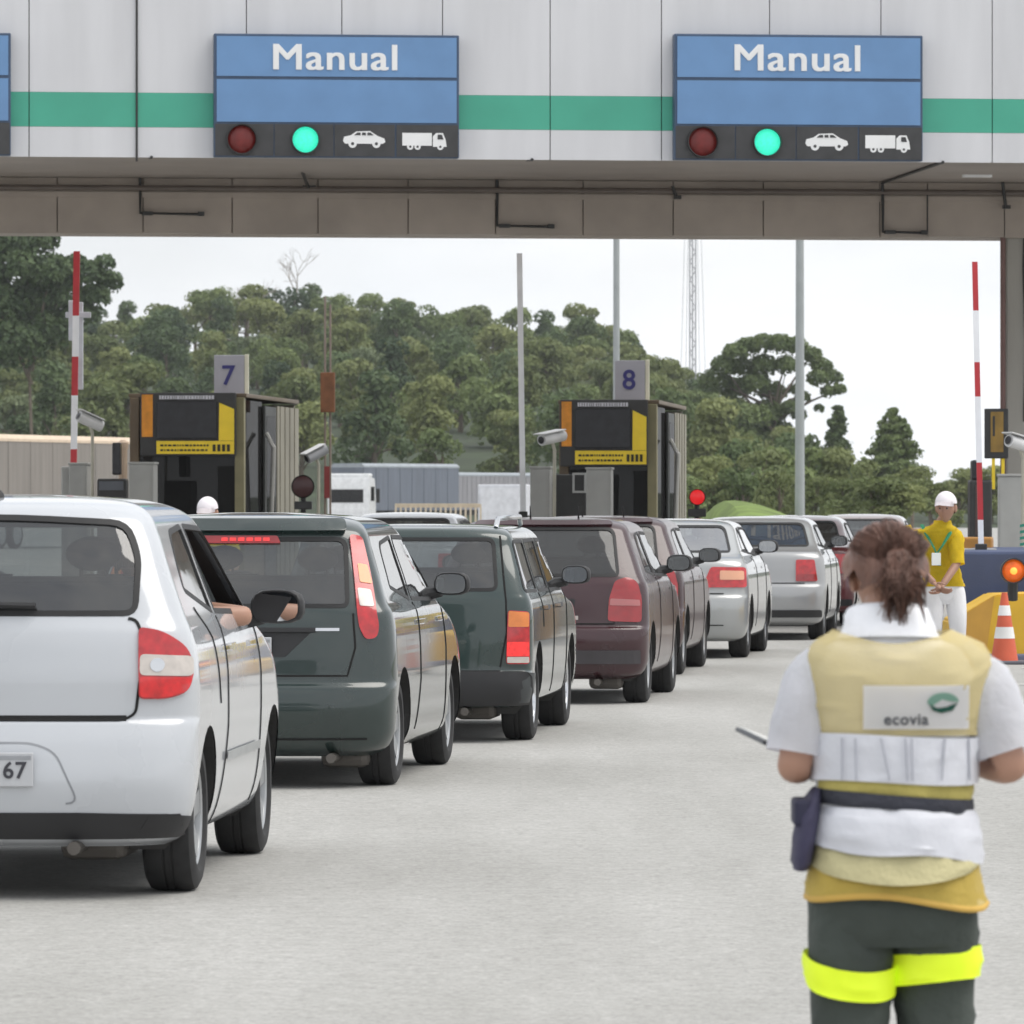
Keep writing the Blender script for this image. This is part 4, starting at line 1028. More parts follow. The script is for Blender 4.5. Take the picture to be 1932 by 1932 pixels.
def wheel(t, x, y, r, wd, sg, spokes=5, style='alloy', rim_mat=None):
    """tyre + rim; sg is the outer side"""
    o = thing_part('wheel', t, (x, y, r)); h = wd/2
    prof = [(-h*.8, r*.66), (-h, r*.74), (-h, r*.88), (-h*.86, r*.97), (-h*.6, r), (-h*.22, r*1.002), (-h*.2, r*.985), (-h*.12, r*.985), (-h*.1, r*1.002), (h*.1, r*1.002), (h*.12, r*.985), (h*.2, r*.985), (h*.22, r*1.002), (h*.6, r), (h*.86, r*.97), (h, r*.88), (h, r*.74), (h*.8, r*.66)]
    finish('tyre', lathe(BM(), prof, 'x', n=48, close=True), m_tyre, o, True, 30)
    bm = BM(); R0 = r*.66; s = sg
    lathe(bm, [(s*h*.86, R0), (s*h*.8, R0*.93), (s*h*.2, R0*.88), (-s*h*.8, R0*.9), (-s*h*.8, R0)], 'x', n=40, close=True)
    for k in range(spokes):
        a = 2*PI*k/spokes+.3; c, sn = math.cos(a), math.sin(a); w0, w1 = R0*.17, R0*.24
        def P(rad, off, dx): return (s*(h*dx), c*rad-sn*off, sn*rad+c*off)
        loft(bm, [[P(R0*.08, -w0, .62), P(R0*.08, w0, .62), P(R0*.08, w0, .3), P(R0*.08, -w0, .3)], [P(R0*.92, -w1, .78), P(R0*.92, w1, .78), P(R0*.92, w1*.8, .45), P(R0*.92, -w1*.8, .45)]])
    lathe(bm, [(s*h*.3, R0*.26), (s*h*.70, R0*.24), (s*h*.76, R0*.12), (s*h*.76, .002)], 'x', n=20)
    finish('rim', bm, rim_mat or m_rim, o, True, 30)
    finish('brake_disc', lathe(BM(), [(0, R0*.75), (.02*s, R0*.75), (.02*s, R0*.1), (0, R0*.1)], 'x', n=24, close=True), m_dark, o)
    return o
def thing_part(name, parent, loc):
    o = bpy.data.objects.new(name, None); C.objects.link(o); o.parent = parent; o.location = loc; o.empty_display_size = .1; return o

def build_car(name, label, cat, px, py, yaw, levels, body_mat, spec):
    """(px,py): ground contact of the outer edge of the right rear tyre in the photograph"""
    D = 1.5*F/(py-955); S = Shape(levels); hw = spec['hw']; ry = spec['ry']; r = spec['r']; wb = spec['wb']
    c = Vector(((px-966)*D/F, D)); rot = Matrix.Rotation(-R(yaw), 2); o2 = c-rot @ Vector((hw-.03, ry))
    t = thing(name, label, cat, (o2.x, o2.y, 0), -R(yaw), 'cars queueing for the toll booth')
    K = CarMaker(t, S); K.belt = spec['belt']; lod = spec.get('res', 1)
    # openings
    for sg in (1, -1):
        for y in (ry, ry+wb):
            ra = spec.get('arch', r+.045); a = [(y+ra*math.cos(2*PI*k/28), r+.01+ra*math.sin(2*PI*k/28)) for k in range(28)]
            a = [p for p in a if p[1] > .0]
            K.holes.append(('side', a, sg))
        for w in spec['side_win']: K.holes.append(('side', w, sg))
    K.holes.append(('rear', spec['rear_win'], 1)); fw = spec['front_win']; zz = [p[1] for p in fw]
    for sg in (1, -1):
        hp = [p for p in densify(fw, .04) if p[0]*sg > .02]; hp.sort(key=lambda p: math.atan2(p[1]-(min(zz)+max(zz))/2, sg*p[0]-.02)); hp = [(sg*abs(p[0]), p[1]) for p in hp]+[(0.0, max(zz)), (0.0, min(zz))]; K.holes.append(('front', hp, sg))
    K.shell(body_mat, lod)
    gm = spec.get('glass', m_cg); sw = spec.get('seal', .022)
    # glass
    gr = K.patch('rear_window', 'rear', inset(spec['rear_win'], .004), -.004, gm, thick=0, cell=.09)
    K.rim('window_seal', 'rear', inset(spec['rear_win'], -.006), sw, .002, m_seal, parent=gr)
    gf = K.patch('windscreen', 'front', inset(spec['front_win'], .004), -.004, m_cg, thick=0, cell=.12)
    for sg in (1, -1):
        for i, w in enumerate(spec['side_win']):
            if (sg, i) in spec.get('open', ()):
                K.rim('window_seal', 'side', inset(w, -.006), sw, .002, m_seal, sg); continue
            g_ = K.patch('side_window', 'side', inset(w, .004), -.004, gm, sg, thick=0, cell=.09)
            K.rim('window_seal', 'side', inset(w, -.006), sw, .002, m_seal, sg, parent=g_)
    # shut lines
    bm = BM()
    for pl, line, closed in spec['lines']:
        if pl == 'side':
            for sg in (1, -1): K.strip('', 'side', line, .010, .004, None, sg, closed=closed, bm=bm)
        else: K.strip('', pl, line, .010, .004, None, closed=closed, bm=bm)
    split_loose(finish('shut_line', bm, m_gap, t))
    # wheels, wells, floor
    for sg in (1, -1):
        for y in (ry, ry+wb):
            wheel(t, sg*(hw-.03-spec['tw']/2), y, r, spec['tw'], sg, spec.get('spokes', 5), rim_mat=spec.get('rim'))
            ra = spec.get('arch', r+.045)+.004; bm = BM(); n = 20; rows = []
            for k in range(n+1):
                a = PI*(-.12+1.24*k/n); yy, zz = y+ra*math.cos(a), r+.01+ra*math.sin(a)
                tt, vv = S.side(yy, zz, sg); xo = abs(S.ev(tt, vv).x)-.006
                rows.append([bm.verts.new((sg*xo, yy, zz)), bm.verts.new((sg*(hw-.36), yy, zz))])
            for k in range(n): bm.faces.new((rows[k][0], rows[k+1][0], rows[k+1][1], rows[k][1]))
            bm.faces.new([rw[1] for rw in rows]); finish('wheel_well', bm, m_dark, t)
    L_ = S.yf(2); bm = BM(); box(bm, -(hw-.38), hw-.38, .12, L_-.15, levels[0][0]+.02, .34, .03); box(bm, -(hw-.08), hw-.08, ry+r+.12, ry+wb-r-.12, levels[0][0]+.02, .3, .02)
    box(bm, -.5, .5, ry-.04, ry+.04, r-.08, r+.02); finish('underbody', bm, m_dark, t)
    if spec.get('exhaust'):
        x, z = spec['exhaust']; bm = BM(); tube(bm, [(x, .02, z), (x, .5, z)], .026, 10); box(bm, x-.09, x+.17, .28, .75, z-.06, z+.07, .04); finish('exhaust', bm, M('exhaust_steel', (.12, .11, .10), .5, metal=.6), t)
    # front end: headlamps, grille, number plate
    zf = spec.get('zf', .70)
    for sg in (1, -1):
        hl = K.patch('headlamp', 'front', rp([(sg*.40, zf-.06), (sg*.70, zf-.03), (sg*.72, zf+.06), (sg*.45, zf+.05)], .02), .012, m_lw, thick=.02, cell=.08)
    K.patch('grille', 'front', rp([(-.34, zf-.06), (.34, zf-.06), (.36, zf+.03), (-.36, zf+.03)], .02), .006, m_blk, cell=.1)
    K.patch('number_plate', 'front', [(-.20, .40), (.20, .40), (.20, .52), (-.20, .52)], .012, m_plate, thick=.012, cell=.1)
    # cabin
    fl = .42; b = spec['belt']
    bm = BM(); box(bm, -(hw-.12), hw-.12, .25, L_-1.0, .34, fl); finish('cabin_floor', bm, m_trim, t)
    yfr = spec.get('yfront', ry+wb*.55); yre = spec.get('yrear', ry+wb*.13)
    def seat(x, y, w, hr):
        bm = BM(); box(bm, x-w/2, x+w/2, y, y+.5, fl, .62, .05)
        prb = [(0, .56), (.12, .56), (.02, b+.16), (-.11, b+.16)]
        bb = BM(); prism(bb, [(u+y, v) for u, v in prb], lambda u, v, d: (d, u, v), x-w/2, x+w/2); bmesh.ops.bevel(bb, geom=bb.edges[:], offset=.035, segments=3, affect='EDGES')
        tmp = bpy.data.meshes.new('x'); bb.to_mesh(tmp); bb.free(); bm.from_mesh(tmp); so = finish('seat', bm, m_seat, t, True)
        for hx in hr:
            bm = BM(); blob(bm, (hx, y-.04, b+.25), (.115, .045, .07), 14, 10); tube(bm, [(hx-.05, y-.04, b+.1), (hx-.05, y-.04, b+.24)], .008, 6); tube(bm, [(hx+.05, y-.04, b+.1), (hx+.05, y-.04, b+.24)], .008, 6)
            finish('headrest', bm, m_seat, so, True)
    seat(.34, yfr, .46, (.34,)); seat(-.34, yfr, .46, (-.34,)); seat(0, yre+.25, 1.1, (.3, -.3))
    bm = BM(); box(bm, -(hw-.16), hw-.16, yfr+.72, yfr+1.0, .55, b+.0, .04); finish('dashboard', bm, m_trim, t)
    if spec.get('shelf', True): finish('parcel_shelf', box(BM(), -(hw-.2), hw-.2, spec.get('shelf_y', .25), yre+.2, b-.04, b-.01), m_trim, t)
    bm = BM(); n = 20; rr = .18; cc = Vector((-.36, yfr+.58, b+.0)); ring = []
    for k in range(n):
        a = 2*PI*k/n; ring.append(cc+Vector((rr*math.cos(a), .08*math.sin(a)*1, rr*math.sin(a)*.9)))
    tube(bm, ring+[ring[0]], .014, 6); tube(bm, [ring[0], ring[n//2]], .012, 6); finish('steering_wheel', bm, m_trim, t)
    # door mirrors
    mc = spec.get('mirror_mat', m_blk); my, mz, msz = spec['mirror']
    for sg in (1, -1):
        tt, vv = S.side(my, mz, sg); xo = abs(S.ev(tt, vv).x)
        bm = BM(); n = 18; rings = []
        for (d, sc) in ((0.0, .93), (.012, 1.0), (.05, .97), (.09, .8), (.12, .5), (.13, .15)):
            rg_ = []
            for k in range(n):
                a = 2*PI*k/n; cx, cz = math.cos(a), math.sin(a); q = (abs(cx)**3.2+abs(cz)**3.2)**(-1/3.2)
                rg_.append((sg*(xo+.135+.10*msz*cx*q*sc), my+d, mz+.055+.068*msz*cz*q*sc*(1.0 if cz > 0 else .85)))
            rings.append(rg_)
        loft(bm, rings); tube(bm, [(sg*(xo-.03), my+.06, mz+.0), (sg*(xo+.06), my+.05, mz+.015)], [.04, .03], 8); RM = Matrix.Translation((sg*(xo+.135), my+.03, 0)) @ Matrix.Rotation(-sg*R(15), 4, 'Z') @ Matrix.Translation((-sg*(xo+.135), -my-.03, 0)); bmesh.ops.transform(bm, matrix=RM, verts=[v for v in bm.verts if abs(v.co.x) > xo+.03]); mo = finish('door_mirror', bm, mc, t, True, 40)
        bm = BM(); rg_ = [(p[0]*.0+(sg*(xo+.135))+(p[0]-sg*(xo+.135))*.86, my-.003, mz+.055+(p[2]-mz-.055)*.84) for p in rings[1]]
        bm.faces.new([bm.verts.new(RM @ Vector((p[0], p[1], p[2]))) for p in rg_]); finish('mirror_glass', bm, M('mirror_silver', (.75, .77, .78), .04, metal=1, var=.01), mo)
    for y, z in spec.get('handles', ()):
        for sg in (1, -1): K.strip('door_handle', 'side', [(y, z), (y+.17, z+.004)], .026, .028, spec.get('handle_mat', m_blk), sg, thick=.03)
    return t, K
def mirror_poly(p): return [(-x, z) for x, z in p]
def lamp(K, name, plane, poly, off, mat, subs=(), thick=.02, both=True):
    for sg in ((1, -1) if both else (1,)):
        f = (lambda q: q) if (sg == 1 or plane == 'side') else mirror_poly
        o = K.patch(name, plane, f(poly), off, mat, sg, thick=thick, cell=.04)
        for nm, pl, m_, e in subs: K.patch(nm, plane, f(pl), off+e, m_, sg, parent=o, thick=e+.001, cell=.03)
def plate(K, xc, z0, z1, w, yoff, txt, al='RIGHT', tx=None, size=None):
    p = K.pt('rear', 0.0, (z0+z1)/2, 0); o = finish('number_plate', box(BM(), xc-w/2, xc+w/2, p.y-yoff-.012, p.y-yoff, z0, z1, .004), m_plate, K.t)
    if txt: text_obj('plate_text', txt, size or (z1-z0)*.8, (xc+w/2-.03 if tx is None else tx, p.y-yoff-.015, (z0+z1)/2-.005), m_platetxt, o, align=al, bold=.0015, extrude=.001)
    finish('plate_border', box(BM(), xc-w/2+.008, xc+w/2-.008, p.y-yoff-.0135, p.y-yoff-.011, z1-.028, z1-.012), M('plate_band', (.30, .31, .33), .5), o)
    return o
def rp(pts, r=.03): return round_poly(pts, r)

# ================================================================== car 1: white tall hatchback
Lv1 = [(.20,.14,3.64,.70,.30,.45),(.23,.07,3.72,.755,.33,.5),(.33,.02,3.78,.80,.33,.5),(.45,.0,3.80,.818,.33,.55),(.58,.02,3.79,.826,.32,.55),(.665,.055,3.76,.828,.30,.55),(.70,.075,3.73,.828,.30,.55),(.82,.075,3.62,.826,.28,.55),(.93,.085,3.3,.815,.27,.5),(1.01,.10,2.95,.795,.26,.45),(1.08,.13,2.80,.765,.25,.4),(1.25,.20,2.50,.700,.24,.36),(1.38,.27,2.26,.652,.23,.34),(1.46,.32,2.08,.612,.24,.34),(1.505,.40,1.9,.545,.28,.4),(1.53,.56,1.7,.43,.3,.4),(1.545,.85,1.4,.2,.25,.25)]
sw1 = [rp([(.62,1.17),(1.28,1.075),(1.28,1.425),(.80,1.40)],[.05,.02,.04,.10]), rp([(1.36,1.075),(2.50,1.05),(2.02,1.41),(1.36,1.425)],[.02,.06,.08,.04])]
rw1 = rp([(-.60,1.085),(.60,1.085),(.60,1.30),(.545,1.44),(0,1.468),(-.545,1.44),(-.60,1.30)],[.05,.05,.05,.07,.4,.07,.05])
fw1 = rp([(-.66,1.06),(.66,1.06),(.56,1.44),(-.56,1.44)],.06)
sp1 = dict(hw=.82, ry=.66, r=.295, wb=2.46, tw=.20, belt=1.06, side_win=sw1, rear_win=rw1, front_win=fw1, mirror=(2.30,1.02,1.15), res=1.4, glass=m_cg, exhaust=(.38,.20), open=((1,1),),
  handles=((1.32,.93),(2.35,.93)), handle_mat=paint('white_car_paint', (.50,.52,.55)), mirror_mat=m_blk,
  lines=[('rear', rp([(-.60,1.07),(-.635,.98),(-.605,.71),(-.56,.685),(.56,.685),(.605,.71),(.635,.98),(.60,1.07)],.03), False), ('side',[(1.32,1.06),(1.32,.62),(1.18,.34),(1.18,.24)],False), ('side',[(2.50,1.04),(2.58,.8),(2.55,.26)],False), ('side',[(.72,1.10),(.95,.98),(1.05,.72)],False)])
t1, K1 = build_car('white_hatchback', 'white hatchback nearest the camera, an elbow out of its window', 'car', 378, 1680, 3.5, Lv1, paint('white_car_paint', (.50,.52,.55)), sp1)
K1.strip('tailgate_gap', 'rear', [(-.57,.692),(.57,.692)], .022, .002, m_gap)
K1.patch('bumper_valance', 'rear', [(-.77,.235),(.77,.235),(.765,.325),(.4,.335),(-.4,.335),(-.765,.325)], .006, m_blk)
K1.patch('bumper_valance', 'side', [(.12,.235),(.30,.235),(.31,.31),(.10,.325)], .006, m_blk)
lampo = rp([(.61,1.035),(.70,1.02),(.785,.96),(.808,.87),(.79,.79),(.72,.765),(.615,.765)],[.02,.05,.06,.05,.05,.04,.02])
lamp(K1, 'tail_lamp', 'rear', lampo, .012, m_lr, [('reverse_lens', rp([(.617,.935),(.80,.925),(.803,.85),(.617,.855)],.02), m_lw, .003), ('lower_lens', rp([(.617,.85),(.80,.845),(.785,.795),(.72,.772),(.619,.772)],.015), m_lrb, .003), ('bulb', circle_poly(.68,.893,.026,18), m_chrome, .006)])
K1.strip('recess_shade_line', 'rear', rp([(-.40,.37),(-.31,.565),(-.22,.60),(.22,.60),(.31,.565),(.40,.37)],.05), .008, .001, M('recess_painted_shadow', (.28,.29,.31), .6), closed=False)  # flush grey line: the shade along the plate recess edge, put in as colour
plate(K1, .03, .435, .565, .40, .010, '67', size=.088, tx=.205)
bm = BM(); box(bm, -.3, .08, .088, .11, 1.115, 1.135, .006); tube(bm, [(-.32, .10, 1.11), (.0, .12, 1.125), (.22, .12, 1.12)], .013, 6); finish('rear_wiper', bm, m_blk, t1)
bm = BM(); lathe(bm, [(0, .028), (.02, .024), (.035, .012)], 'z', (.0, .62, 1.528), 14); tube(bm, [(0, .62, 1.56), (0, .60, 1.66)], [.006, .002], 6); finish('antenna', bm, m_blk, t1, True)
K1.strip('side_moulding', 'side', [(1.25,.50),(2.48,.50)], .035, .012, M('moulding_grey', (.33,.34,.34), .5)); K1.strip('side_moulding', 'side', [(1.25,.50),(2.48,.50)], .035, .012, M('moulding_grey', (.33,.34,.34), .5), -1)
text_obj('badge', 'TOTAL', .05, (-.06, .068, .83), m_chrome, t1, bold=.001) if False else None
K1.strip('badge', 'rear', [(-.12,.845),(-.02,.845)], .018, .004, m_chrome)

# ================================================================== car 2: dark green hatchback with tall lamps
g2 = paint('dark_green_paint', (.008,.022,.020), var=.15)
Lv2 = [(.17,.14,3.74,.72,.30,.45),(.21,.06,3.80,.79,.33,.5),(.30,.02,3.86,.83,.33,.5),(.42,.0,3.88,.84,.32,.55),(.53,.015,3.87,.842,.30,.55),(.575,.05,3.85,.842,.28,.55),(.70,.06,3.75,.84,.27,.55),(.85,.075,3.4,.83,.26,.5),(.93,.09,3.0,.815,.25,.45),(.98,.105,2.86,.785,.25,.4),(1.13,.18,2.58,.735,.23,.36),(1.26,.245,2.34,.69,.22,.34),(1.36,.29,2.12,.655,.22,.34),(1.415,.36,1.95,.60,.27,.38),(1.445,.50,1.75,.48,.3,.4),(1.465,.85,1.4,.2,.25,.25)]
sw2 = [rp([(.66,1.06),(1.36,.985),(1.36,1.335),(.80,1.30)],[.04,.02,.04,.09]), rp([(1.44,.985),(2.58,.965),(2.10,1.33),(1.44,1.335)],[.02,.06,.08,.04])]
rw2 = rp([(-.60,.965),(.60,.965),(.565,1.33),(-.565,1.33)],[.04,.04,.06,.06]); fw2 = rp([(-.68,.97),(.68,.97),(.58,1.34),(-.58,1.34)],.06)
sp2 = dict(hw=.84, ry=.62, r=.29, wb=2.49, tw=.20, belt=.96, side_win=sw2, rear_win=rw2, front_win=fw2, mirror=(2.32,1.0,1.05), exhaust=(.52,.165), handles=((1.42,.86),(2.42,.86)), handle_mat=g2, mirror_mat=m_blk, spokes=6,
  lines=[('rear',[(-.60,.60),(.60,.60),(.64,.75),(.625,.93)],False),('rear',[(-.60,.60),(-.64,.75),(-.625,.93)],False),('side',[(1.40,.97),(1.40,.55),(1.22,.28)],False),('side',[(2.58,.95),(2.66,.7),(2.62,.22)],False),('rear',[(-.7,.265),(.7,.265)],False)])
t2c, K2 = build_car('green_hatchback', 'dark green hatchback with tall slim red tail lamps, second from the camera', 'car', 752, 1480, 5.7, Lv2, g2, sp2)
lp = rp([(.575,1.345),(.635,1.335),(.705,1.10),(.755,.86),(.745,.80),(.69,.79),(.655,.86),(.62,1.10)],[.02,.03,.2,.03,.03,.03,.03,.2])
lamp(K2, 'tail_lamp', 'rear', lp, .014, m_lr, [('amber_lens', rp([(.625,1.19),(.672,1.18),(.705,1.08),(.645,1.09)],.01), m_la, .003), ('reverse_lens', rp([(.635,1.06),(.70,1.05),(.725,.96),(.655,.965)],.01), m_lw, .003)])
K2.patch('spoiler', 'rear', rp([(-.56,1.352),(.56,1.352),(.54,1.405),(-.54,1.405)],.02), .035, g2, thick=.05)
lb = K2.patch('brake_lamp', 'rear', rp([(-.22,1.30),(.22,1.30),(.20,1.338),(-.20,1.338)],.01), .012, m_lro, thick=.02)
for k in range(6): K2.patch('lamp_cell', 'rear', rp([(-.10+.045*k,1.309),(-.065+.045*k,1.309),(-.065+.045*k,1.327),(-.10+.045*k,1.327)],.004), .016, m_lrlit, parent=lb, thick=.006, cell=.02)
K2.patch('handle_trim', 'rear', rp([(-.36,.842),(.42,.842),(.40,.825),(.27,.70),(-.27,.70),(-.34,.82)],.01), .004, m_blk)
K2.strip('handle_trim', 'rear', [(-.40,.842),(.43,.842)], .022, .02, m_blk, thick=.02)
plate(K2, 0.0, .665, .805, .40, .010, 'C62', size=.085, tx=.165)
K2.strip('badge', 'rear', [(.41,.845),(.555,.845)], .016, .006, m_chrome)
bm = BM(); tube(bm, [(0, .10, .965), (-.12, .14, 1.0), (-.38, .15, 1.02)], .011, 6); finish('rear_wiper', bm, m_blk, t2c)

# ================================================================== car 3: dark green boxy estate
g3 = paint('teal_green_paint', (.009,.028,.025), var=.15)
Lv3 = [(.22,.12,3.95,.70,.28,.45),(.25,.03,4.02,.77,.26,.5),(.34,.0,4.05,.80,.24,.5),(.435,.0,4.05,.81,.24,.5),(.46,.045,4.02,.812,.24,.5),(.65,.05,3.95,.818,.22,.5),(.82,.06,3.7,.815,.2,.5),(.90,.065,3.1,.80,.2,.45),(.95,.075,3.0,.78,.2,.4),(1.10,.13,2.7,.73,.18,.36),(1.24,.19,2.48,.69,.18,.34),(1.31,.215,2.34,.665,.18,.34),(1.355,.26,2.2,.615,.25,.38),(1.375,.4,2.0,.48,.3,.4),(1.385,.8,1.6,.2,.25,.25)]
sw3 = [rp([(.20,.955),(.92,.95),(.92,1.28),(.33,1.28)],.04), rp([(1.0,.95),(1.72,.945),(1.72,1.285),(1.0,1.28)],.04), rp([(1.80,.945),(2.72,.94),(2.32,1.28),(1.80,1.285)],[.02,.06,.08,.04])]
rw3 = rp([(-.60,.965),(.60,.965),(.565,1.295),(-.565,1.295)],.05); fw3 = rp([(-.66,.95),(.66,.95),(.58,1.30),(-.58,1.30)],.06)
sp3 = dict(hw=.82, ry=.68, r=.29, wb=2.48, tw=.20, belt=.94, side_win=sw3, rear_win=rw3, front_win=fw3, mirror=(2.45,.98,1.0), exhaust=(.4,.2), handles=((1.05,.84),(2.0,.84)), shelf_y=.2, rim=m_chrome,
  lines=[('rear',[(-.62,.455),(.62,.455)],False),('rear',[(.62,.48),(.66,.7),(.655,.90),(.60,1.31)],False),('rear',[(-.62,.48),(-.66,.7),(-.655,.90),(-.60,1.31)],False),('side',[(1.76,.94),(1.76,.28)],False),('side',[(.96,.94),(1.0,.72)],False),('side',[(2.74,.93),(2.76,.26)],False)])
t3, K3 = build_car('green_estate_car', 'dark green boxy estate car with roof rails and upright red and amber tail lamps', 'car', 1010, 1395, 5.4, Lv3, g3, sp3)
K3.patch('bumper', 'rear', rp([(-.80,.25),(.80,.25),(.80,.44),(-.80,.44)],.03), .02, m_blk, thick=.03)
for sg in (1, -1): K3.patch('bumper', 'side', rp([(.06,.26),(.33,.26),(.33,.44),(.06,.44)],.02), .015, M('bumper_grey', (.045,.05,.052), .5), sg, thick=.02)
lamp(K3, 'tail_lamp', 'rear', rp([(.665,.84),(.79,.83),(.79,.50),(.655,.50)],.02), .014, m_lr, [('amber_lens', rp([(.67,.835),(.786,.825),(.786,.735),(.667,.735)],.01), m_la, .003), ('lit_lens', rp([(.66,.64),(.786,.64),(.786,.55),(.658,.55)],.01), m_lrlit, .003), ('reverse_lens', rp([(.66,.545),(.785,.545),(.785,.508),(.66,.508)],.006), m_lw, .003)])
bm = BM(); tube(bm, [(0, .06, .94), (-.1, .08, .985), (-.26, .09, .99)], .011, 6); finish('rear_wiper', bm, m_blk, t3)
for sg in (1, -1):
    bm = BM(); tube(bm, [(sg*.56, .42, 1.36), (sg*.565, .5, 1.42), (sg*.565, 2.0, 1.43), (sg*.56, 2.1, 1.38)], .017, 8); finish('roof_rail', bm, m_chrome, t3, True)

# ================================================================== car 4: maroon hatchback
mr = paint('maroon_paint', (.040,.012,.016), var=.2, coat=.45)
Lv4 = [(.19,.14,3.70,.70,.28,.45),(.23,.05,3.76,.77,.3,.5),(.34,.02,3.82,.815,.32,.5),(.48,.0,3.84,.824,.32,.55),(.565,.02,3.82,.826,.3,.55),(.60,.06,3.80,.826,.28,.55),(.80,.08,3.5,.82,.27,.5),(.90,.10,3.0,.805,.26,.45),(.96,.125,2.86,.775,.25,.4),(1.10,.22,2.56,.72,.24,.36),(1.24,.32,2.32,.665,.23,.34),(1.33,.385,2.12,.63,.23,.34),(1.375,.44,1.98,.57,.28,.38),(1.40,.6,1.8,.45,.3,.4),(1.415,.9,1.5,.2,.25,.25)]
sw4 = [rp([(.70,1.0),(1.32,.965),(1.32,1.30),(.86,1.28)],[.05,.02,.04,.09]), rp([(1.40,.965),(2.56,.945),(2.10,1.29),(1.40,1.30)],[.02,.06,.08,.04])]
rw4 = rp([(-.60,.97),(.60,.97),(.54,1.335),(-.54,1.335)],[.04,.04,.07,.07]); fw4 = rp([(-.66,.95),(.66,.95),(.56,1.32),(-.56,1.32)],.06)
sp4 = dict(hw=.825, ry=.62, r=.285, wb=2.47, tw=.19, belt=.95, side_win=sw4, rear_win=rw4, front_win=fw4, mirror=(2.32,.99,1.05), glass=m_cgd, exhaust=(.45,.17), handles=((1.38,.85),(2.4,.85)), handle_mat=mr, res=.8,
  lines=[('rear',[(-.57,.61),(.57,.61),(.585,.93)],False),('rear',[(-.57,.61),(-.585,.93)],False),('side',[(1.36,.95),(1.36,.5),(1.22,.3)],False),('side',[(2.58,.93),(2.62,.25)],False)])
t4, K4 = build_car('maroon_hatchback', 'maroon hatchback with dark rear window, right behind the boxy green estate', 'car', 1225, 1325, 6.0, Lv4, mr, sp4)
lamp(K4, 'tail_lamp', 'rear', rp([(.57,.93),(.66,.96),(.735,.92),(.765,.80),(.765,.62),(.52,.63),(.53,.80)],[.03]*7), .014, m_lro, [('reverse_lens', rp([(.54,.80),(.75,.79),(.755,.745),(.535,.75)],.01), M('lamp_pinkish', (.40,.12,.12), .2, coat=1), .003)])
K4.patch('spoiler', 'rear', rp([(-.53,1.345),(.53,1.345),(.50,1.375),(-.50,1.375)],.02), .022, mr, thick=.03)
K4.patch('plate_recess', 'rear', rp([(-.26,.69),(.26,.69),(.28,.80),(-.28,.80)],.02), .002, m_blk); K4.strip('plate_trim', 'rear', [(-.26,.655),(.30,.655)], .03, .01, M('trim_pale', (.42,.38,.36), .4))
K4.strip('bumper_strip', 'rear', [(-.76,.36),(.76,.36)], .10, .012, M('bumper_maroon_grey', (.055,.05,.055), .5), thick=.014)
K4.patch('rear_wiper', 'rear', rp([(-.30,.985),(.10,.978),(.10,.995),(-.30,1.0)],.004), .02, m_blk, thick=.01)
for x in (-.13, .24):
    bm = BM(); tube(bm, [(x, .75, 1.40), (x, .70, 1.50)], [.008, .003], 6); finish('antenna', bm, m_blk, t4)

# ================================================================== car 5: dark maroon car mostly hidden (copy of the same kind)
t5 = dup(t4); t5.name = 'maroon_hatchback'
def set_pos(t, px, py, yaw, hw, ry):
    D = 1.5*F/(py-955); c = Vector(((px-966)*D/F, D)); o2 = c-Matrix.Rotation(-R(yaw), 2) @ Vector((hw-.03, ry)); t.location = (o2.x, o2.y, 0); t.rotation_euler = (0, 0, -R(yaw))
set_pos(t5, 1291, 1272, 6.2, .825, .62)
t5['label'] = 'dark maroon hatchback almost hidden behind the nearer maroon one'

# ================================================================== car 6: silver saloon
sv = paint('silver_paint', (.36,.37,.37), rough=.32, metal=.3)
Lv6 = [(.17,.14,4.0,.70,.28,.45),(.21,.05,4.06,.78,.3,.5),(.34,.01,4.12,.825,.32,.5),(.48,.0,4.14,.832,.32,.55),(.59,.025,4.12,.834,.3,.55),(.64,.06,4.08,.834,.28,.55),(.82,.085,3.8,.825,.27,.5),(.92,.11,3.3,.805,.26,.45),(.975,.16,3.16,.775,.26,.4),(1.0,.26,3.1,.765,.26,.4),(1.03,.36,3.02,.735,.25,.4),(1.16,.64,2.78,.675,.24,.36),(1.27,.86,2.58,.63,.23,.34),(1.325,.98,2.46,.58,.26,.36),(1.36,1.15,2.3,.47,.3,.4),(1.375,1.35,2.0,.2,.25,.25)]
sw6 = [rp([(.95,1.06),(1.52,1.02),(1.52,1.28),(1.24,1.27)],[.04,.02,.04,.09]), rp([(1.60,1.02),(2.80,1.0),(2.34,1.28),(1.60,1.285)],[.02,.06,.08,.04])]
rw6 = rp([(-.64,1.045),(.64,1.045),(.54,1.305),(-.54,1.305)],[.04,.04,.07,.07]); fw6 = rp([(-.66,1.04),(.66,1.04),(.54,1.31),(-.54,1.31)],.06)
sp6 = dict(hw=.834, ry=.72, r=.29, wb=2.45, tw=.19, belt=1.0, side_win=sw6, rear_win=rw6, front_win=fw6, mirror=(2.52,1.03,1.05), glass=m_cgs, handles=((1.6,.88),(2.6,.88)), handle_mat=sv, res=.7, shelf_y=.5,
  lines=[('rear',[(-.60,.64),(.60,.64)],False),('side',[(1.56,1.0),(1.56,.5),(1.42,.3)],False),('side',[(2.8,.99),(2.82,.25)],False),('rear',[(-.6,.33),(.6,.33)],False)])
t6, K6 = build_car('silver_saloon', 'silver saloon with wide wedge-shaped red and peach tail lamp', 'car', 1413, 1240, 6.5, Lv6, sv, sp6)
